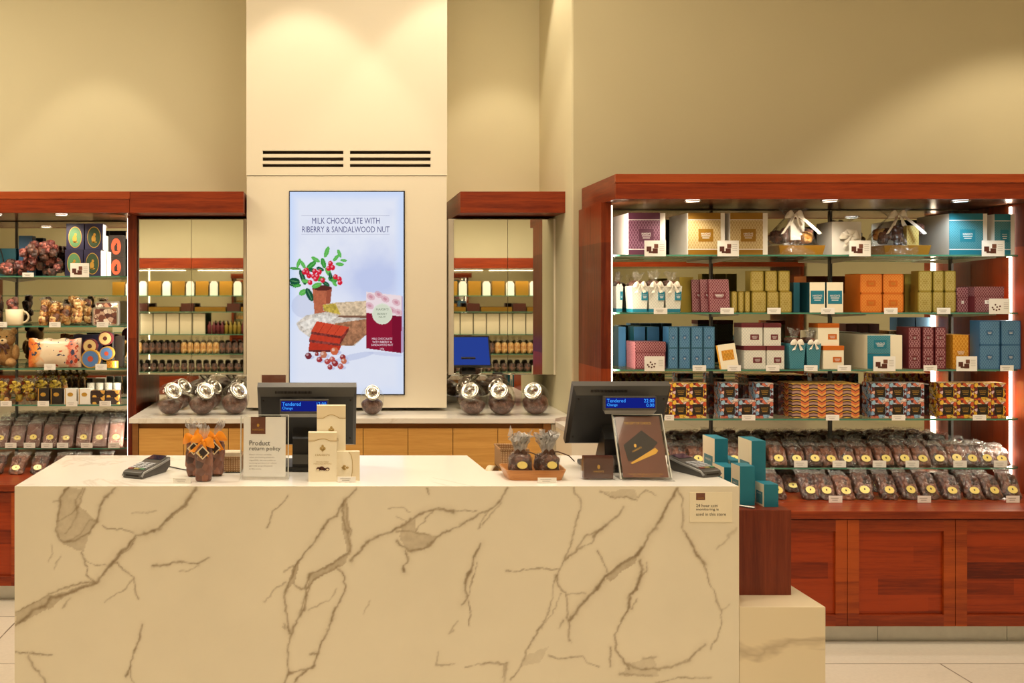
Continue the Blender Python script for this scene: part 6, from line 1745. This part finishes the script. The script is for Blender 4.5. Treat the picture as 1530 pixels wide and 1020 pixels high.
# business card holder
X, D = onc(895, 717); e = empty('card_holder', 'small clear holder of dark brown gift cards on the counter', 'card holder', (X, D, CT), 0)
MB().box(-.052, .052, .004, .030, .004, .083, 0).build('brown_card', M['brown'], e)
L = MB(); letter(L, "HAIGH'S", 0, .030, .036, .007, .0034); ellipse(L, .005, .008, .0038, .046, 0, 0, 12, .0004)
L.build('printed_crest', M['gold_ink'], e)
m = MB(); m.box(-.057, .057, 0, .002, 0, .076); m.box(-.057, -.055, .002, .034, 0, .07); m.box(.055, .057, .002, .034, 0, .07); m.box(-.055, .055, .002, .034, 0, .003); m.build('clear_holder', M['acrylic'], e)
# plaque on the counter front
X0, X1, Z0, Z1 = X_(1030, Dc), X_(1093.5, Dc), Z_(779.5, Dc), Z_(735, Dc)
e = empty('wall_sign', 'small cream camera monitoring notice stuck on the marble counter front', 'sign', ((X0 + X1) / 2, Dc - .0032, Z0)); w, h = X1 - X0, Z1 - Z0
MB().box(-w / 2, w / 2, 0, .003, 0, h).build('plate', M['cream_box'], e)
L = MB(); L.box(-w * .35, -w * .14, -.0003, 0, h * .74, h * .98, 1)
letter(L, "HAIGH'S", -w * .245, h * .81, w * .15, w * .025, -.0008, 2)
for t_, ww, zz in (("24 hour cctv", .51, .56), ("monitoring is", .53, .42), ("used in this store", .70, .27)): letter(L, t_, -w * .35 + w * ww / 2, h * zz, w * ww, h * .105, -.0006, 0)
L.build('printed_text', [M['ink'], M['brown_l'], M['gold_ink']], e)

# teal boxes on the walnut block
def tealbox(X0, D, w, d, h, lab, z=.838):
    e = empty('teal_gift_box', lab, 'box', (X0, D, z + .0004), 0, 'teal and cream boxes on the wooden block')
    MB().box(0, w, 0, d, 0, h, [1, 1, 1, 1, 0, 1]).build('box_body', [M['cream_box'], M['teal']], e)
    m = MB(); m.box(-.0008, 0, d * .16, d * .86, h * .08, h * .62, 0); m.build('side_label', M['teal_l'], e)
    L = MB(); v, f, a_ = txt("HAIGH'S"); Mx = Matrix(((0, 1, 0, 0), (-1, 0, 0, d * .52), (0, 0, 1, 0), (0, 0, 0, 1)))
    letter(L, "HAIGH'S", 0, h * .53, d * .45, d * .08, -.0012, 0, Mx); L.build('lettering', M['whiteink'], e)
tealbox(1.487, 3.41, .054, .075, .142, 'teal box at the front of the wooden block, beside the counter corner')
tealbox(1.563, 3.385, .052, .07, .081, 'smallest teal box, standing at the front corner of the wooden block')
tealbox(1.570, 3.50, .0525, .115, .22, 'tallest teal box standing behind the smallest one')
tealbox(1.505, 3.59, .054, .11, .105, 'short teal box behind the counter corner, in front of a tall one')
tealbox(1.528, 3.735, .053, .12, .192, 'tall teal box at the back of the block behind the card terminal')
tealbox(1.590, 3.735, .045, .12, .106, 'short teal box at the back of the block between two tall ones')
m = MB(); m.box(-.035, .035, -.012, .012, 0, .004); o = m.build('price_holder', M['acrylic'], loc=(1.497, 3.375, .8385), rz=-.75); tag(o, 'clear price holder lying at the front edge of the wooden block', 'price holder')
MB().box(-.026, .026, -.008, .008, .0041, .0046).build('paper_insert', M['white'], o)
# ------------------------------------------------------------------ display wall across the shop, seen in the mirrors
RY = -3.69
e = empty('rear_display', 'long wooden shelf display across the shop, seen only in the mirrors', 'display cabinet', (0, RY, 0))
MB().box(-5.75, 6.95, -.02, 0, 2.03, 2.19).build('fascia', M['cherry_h'], e)
MB().box(-5.75, 6.95, -.50, -.02, 2.03, 2.05).build('soffit', M['soffit'], e)
MB().box(-5.75, 6.95, -.50, -.03, 0, .30).build('base', M['cherry_h'], e)
for x in (-5.75, 6.9): MB().box(x, x + .05, -.5, -.02, .3, 2.03).build('side_panel', M['cherry_v'], e)
MB().box(-5.7, 6.9, -.5, -.495, .3, 2.03).build('back_panel', M['mirror'], e)
RZ = [1.607, 1.357, 1.005, .70, .42]
for i, zq in enumerate(RZ):
    o = MB().box(-5.697, 6.897, RY - .42, RY - .04, zq - .012, zq).build('glass_shelf', [M['glass_edge']]); tag(o, f'long glass shelf of the mirrored display across the shop, {ordn(i)} from top', 'shelf')
for x in (-3.02,): MB().box(x, x + .02, -.035, -.025, .32, 2.02).build('led_strip', M['led'], e)
meshes = {
    'gold_gift_box': [MB().box(-.088, .088, -.1, .0, 0, .20).data('rear_gold', M['goldb'])],
    'white_pack': [MB().prism([(-.055, 0), (.055, 0), (.055, .15), (.03, .185), (-.03, .185), (-.055, .15)], 0, .05, 0, Matrix.Rotation(PI / 2, 4, 'X') @ Matrix.Translation((0, 0, 0))).data('rear_white', M['white'])],
    'flat_gold_box': [MB().box(-.11, .11, -.15, 0, 0, .05, [0, 0, 0, 0, 0, 0]).data('rear_flat', M['goldb']), MB().box(-.09, .09, -.14, 0, 0, .09).data('rear_dark', M['choc'])],
    'pale_card_pack': [MB().box(-.085, .085, -.05, 0, 0, .22).data('rear_pale', M['cream_box'])],
    'bottle_pack': [MB().lathe([(0, 0), (.028, 0), (.028, .11), (.012, .13), (.012, .16), (0, .16)], 12).data('rear_bottle', M['maroon']), MB().lathe([(0, 0), (.028, 0), (.028, .11), (.012, .13), (.012, .16), (0, .16)], 12).data('rear_bottle2', M['gold'])],
}
pm = MB(); pm.grid(lumpy(.09, .07, .12, 9, 26, .008, (12, 20)), closed=True); pm.grid(crinkle_fan(.02, .08, .05, 3, (4, 10), .02, .004), 1, M=Matrix.Translation((0, 0, .11)))
meshes['golden_bag'] = [pm.data('rear_bag', [M['wrap_gold'], M['cello_w']])]
pm = MB(); pm.grid(lumpy(.09, .07, .12, 19, 26, .008, (12, 20)), closed=True)
meshes['dark_bag'] = [pm.data('rear_bag2', M['wrap_d'])]
xsr = list(np.arange(-3.5, -1.05, .185)) + list(np.arange(1.5, 3.8, .185))
def rear(nm, x, z, k, lab, grp, y=RY - .1, cat='box'):
    o = bpy.data.objects.new(nm, meshes[nm][k % len(meshes[nm])]); COL.objects.link(o); o.location = (x, y, z); o.scale = (1.1, 1, {'bottle_pack': 1.2, 'flat_gold_box': 1.4, 'gold_gift_box': 1.12, 'white_pack': 1.2}.get(nm, 1.45 if z > .6 else 1.1)); tag(o, lab, cat, grp)
for i, x in enumerate(xsr):
    if i % 2: rear('white_pack', x, RZ[0], 0, 'white pack with pointed top on the display seen in the mirrors', 'white packs across the shop')
    else: rear('gold_gift_box', x, RZ[0], 0, 'tall gold box on the display seen in the mirrors', 'gold boxes across the shop')
for i, x in enumerate(list(np.arange(-3.45, -1.05, .24)) + list(np.arange(1.5, 3.75, .24))):
    rear('flat_gold_box', x, RZ[1], i % 3 == 2, ['flat gold box on the display seen in the mirrors', 'dark brown box on the display seen in the mirrors'][int(i % 3 == 2)], 'flat boxes across the shop')
for i, x in enumerate(list(np.arange(-3.5, -1.9, .205)) + list(np.arange(1.5, 3.75, .205))):
    rear('pale_card_pack', x, RZ[2], 0, 'pale upright card pack on the display seen in the mirrors', 'pale packs across the shop')
for i, x in enumerate(np.arange(-1.9, -1.08, .066)):
    rear('bottle_pack', x, RZ[2], i // 4, ['dark red bottle on the display seen in the mirrors', 'olive gold bottle on the display seen in the mirrors'][(i // 4) % 2], 'bottles across the shop', cat='bottle')
for i, x in enumerate(list(np.arange(-3.5, -1.05, .10)) + list(np.arange(1.5, 3.8, .10))):
    rear('golden_bag' if (i // 6) % 2 == 0 else 'dark_bag', x, RZ[3], 0, ['golden sweets bag on the display seen in the mirrors', 'dark sweets bag on the display seen in the mirrors'][(i // 6) % 2], 'sweets bags across the shop', cat='bag')
for i, x in enumerate(list(np.arange(-3.5, -1.05, .12)) + list(np.arange(1.5, 3.8, .12))):
    rear('dark_bag', x, RZ[4], 0, 'dark sweets bag on the lowest shelf seen in the mirrors', 'lowest sweets bags across the shop', cat='bag')

# ------------------------------------------------------------------ lights
WARM = (1.0, .85, .64)
def light(kind, name, loc, energy, color=WARM, rot=(0, 0, 0), **k):
    l = bpy.data.lights.new(name, kind); l.energy = energy; l.color = color
    for a, v in k.items(): setattr(l, a, v)
    o = bpy.data.objects.new(name, l); COL.objects.link(o); o.location = loc; o.rotation_euler = rot; return o
for (x, y, e_) in ((-2.2, .8, 40), (1.6, .8, 52), (-2.2, -2.2, 28), (1.8, -2.2, 28), (4.6, 1.2, 38), (.6, 3.6, 66), (-2.8, 3.8, 115), (3.2, 2.6, 14)):
    light('AREA', 'ceiling_fill', (x, y, CEIL - .02), e_, WARM, size=1.4)  # soft fill added for overall brightness, not real ceiling panels
def spot(name, x, y, z, e_, ang, blend=.25, rot=(0, 0, 0), color=WARM, r=.03):
    return light('SPOT', name, (x, y, z), e_, color, rot, spot_size=math.radians(ang), spot_blend=blend, shadow_soft_size=r)
SC = [(-.17, 4.80, 62, 74), (.68, 4.86, 48, 74), (-1.44, 5.28, 45, 66), (-2.75, 5.25, 45, 66), (1.04, 5.30, 70, 62), (3.75, 4.06, 165, 95)]
for (x, y, e_, a) in SC: spot('wall_washer', x, y, CEIL - .06, e_, a, .3)
# accent spots over the counter
for x in (-.9, .1, 1.0): spot('counter_spot', x, 2.6, CEIL - .06, 85, 50, .6, (math.radians(14), 0, 0), (1, .9, .76), .06)
for x in (1.75, 2.5, 3.15): spot('display_fill_spot', x, 2.7, CEIL - .06, 95, 34, .7, (math.radians(33), 0, 0), (1, .9, .76), .05)  # added unseen spots for more warm light and sparkle on the bags
for x in (-1.9,): spot('display_fill_spot', x, 3.5, CEIL - .06, 60, 30, .7, (math.radians(34), 0, 0), (1, .9, .76), .05)
for px, c in ((1035, WARM), (1240, WARM), (1435, (.85, .97, 1))): spot('hood_downlight', X_(px, 4.56), 4.56, 2.054, 13, 130, .6, (math.radians(14), 0, 0), c, .03)
for px in (92, -6): spot('hood_downlight', X_(px, 5.33), 5.33, 2.054, 11, 130, .6, (math.radians(14), 0, 0), WARM, .03)
def strip(x, y, z, h, e_, rz):
    o = light('AREA', 'led_strip_glow', (x, y, z), e_, (1, .86, .66), (PI / 2, 0, rz), shape='RECTANGLE', size=.02, size_y=h)
    return o
strip(1.402, 4.67, 1.34, 1.4, 8, -PI / 2 + .3); strip(3.42, 4.74, 1.34, 1.4, 8, PI / 2 - .3); strip(-1.19, 5.43, 1.34, 1.4, 9, PI / 2 - .3)
for x in (-3.5, -2.2, 0, 2.4, 4.5): light('AREA', 'rear_display_glow', (x, RY + .5, 2.6), 23, WARM, (math.radians(-12), 0, 0), shape='RECTANGLE', size=1.2, size_y=.1)
for x in (-3.0, -1.6, 1.9, 3.2): light('AREA', 'rear_shelf_glow', (x, RY - .06, 2.02), 30, WARM, (math.radians(-8), 0, 0), shape='RECTANGLE', size=1.2, size_y=.05)
for x in (-3.0, -1.6, 1.9, 3.2): light('AREA', 'rear_front_fill', (x, RY + .9, 2.45), 7, WARM, (math.radians(-55), 0, 0), shape='RECTANGLE', size=1.2, size_y=.1)  # added fill floating before the rear shelves to brighten their goods
w = bpy.data.worlds.new('world'); sc.world = w; w.use_nodes = True
w.node_tree.nodes['Background'].inputs[0].default_value = (1, .85, .66, 1); w.node_tree.nodes['Background'].inputs[1].default_value = .15

# ------------------------------------------------------------------ camera and view
cam = bpy.data.cameras.new('camera'); cam.sensor_width = 36; cam.sensor_fit = 'HORIZONTAL'; cam.lens = 36 * F / 1530
cam.shift_x = (765 - CX) / 1530; cam.shift_y = -(510 - HY) / 1530; cam.clip_start = .05; cam.clip_end = 60
co = bpy.data.objects.new('camera', cam); COL.objects.link(co); co.location = (0, 0, EYE); co.rotation_euler = (PI / 2, 0, 0)
sc.camera = co
sc.view_settings.view_transform = 'Standard'; sc.view_settings.look = 'None'; sc.view_settings.exposure = -0.6; sc.view_settings.gamma = 1
sc.view_settings.use_curve_mapping = False
cy = sc.cycles
cy.use_denoising = True; cy.max_bounces = 10; cy.diffuse_bounces = 4; cy.glossy_bounces = 6; cy.transparent_max_bounces = 24; cy.transmission_bounces = 6
cy.sample_clamp_indirect = 6; cy.caustics_reflective = False; cy.caustics_refractive = False; cy.blur_glossy = .5
# tidy: the part names shared by many things keep plain words
bpy.context.view_layer.update()
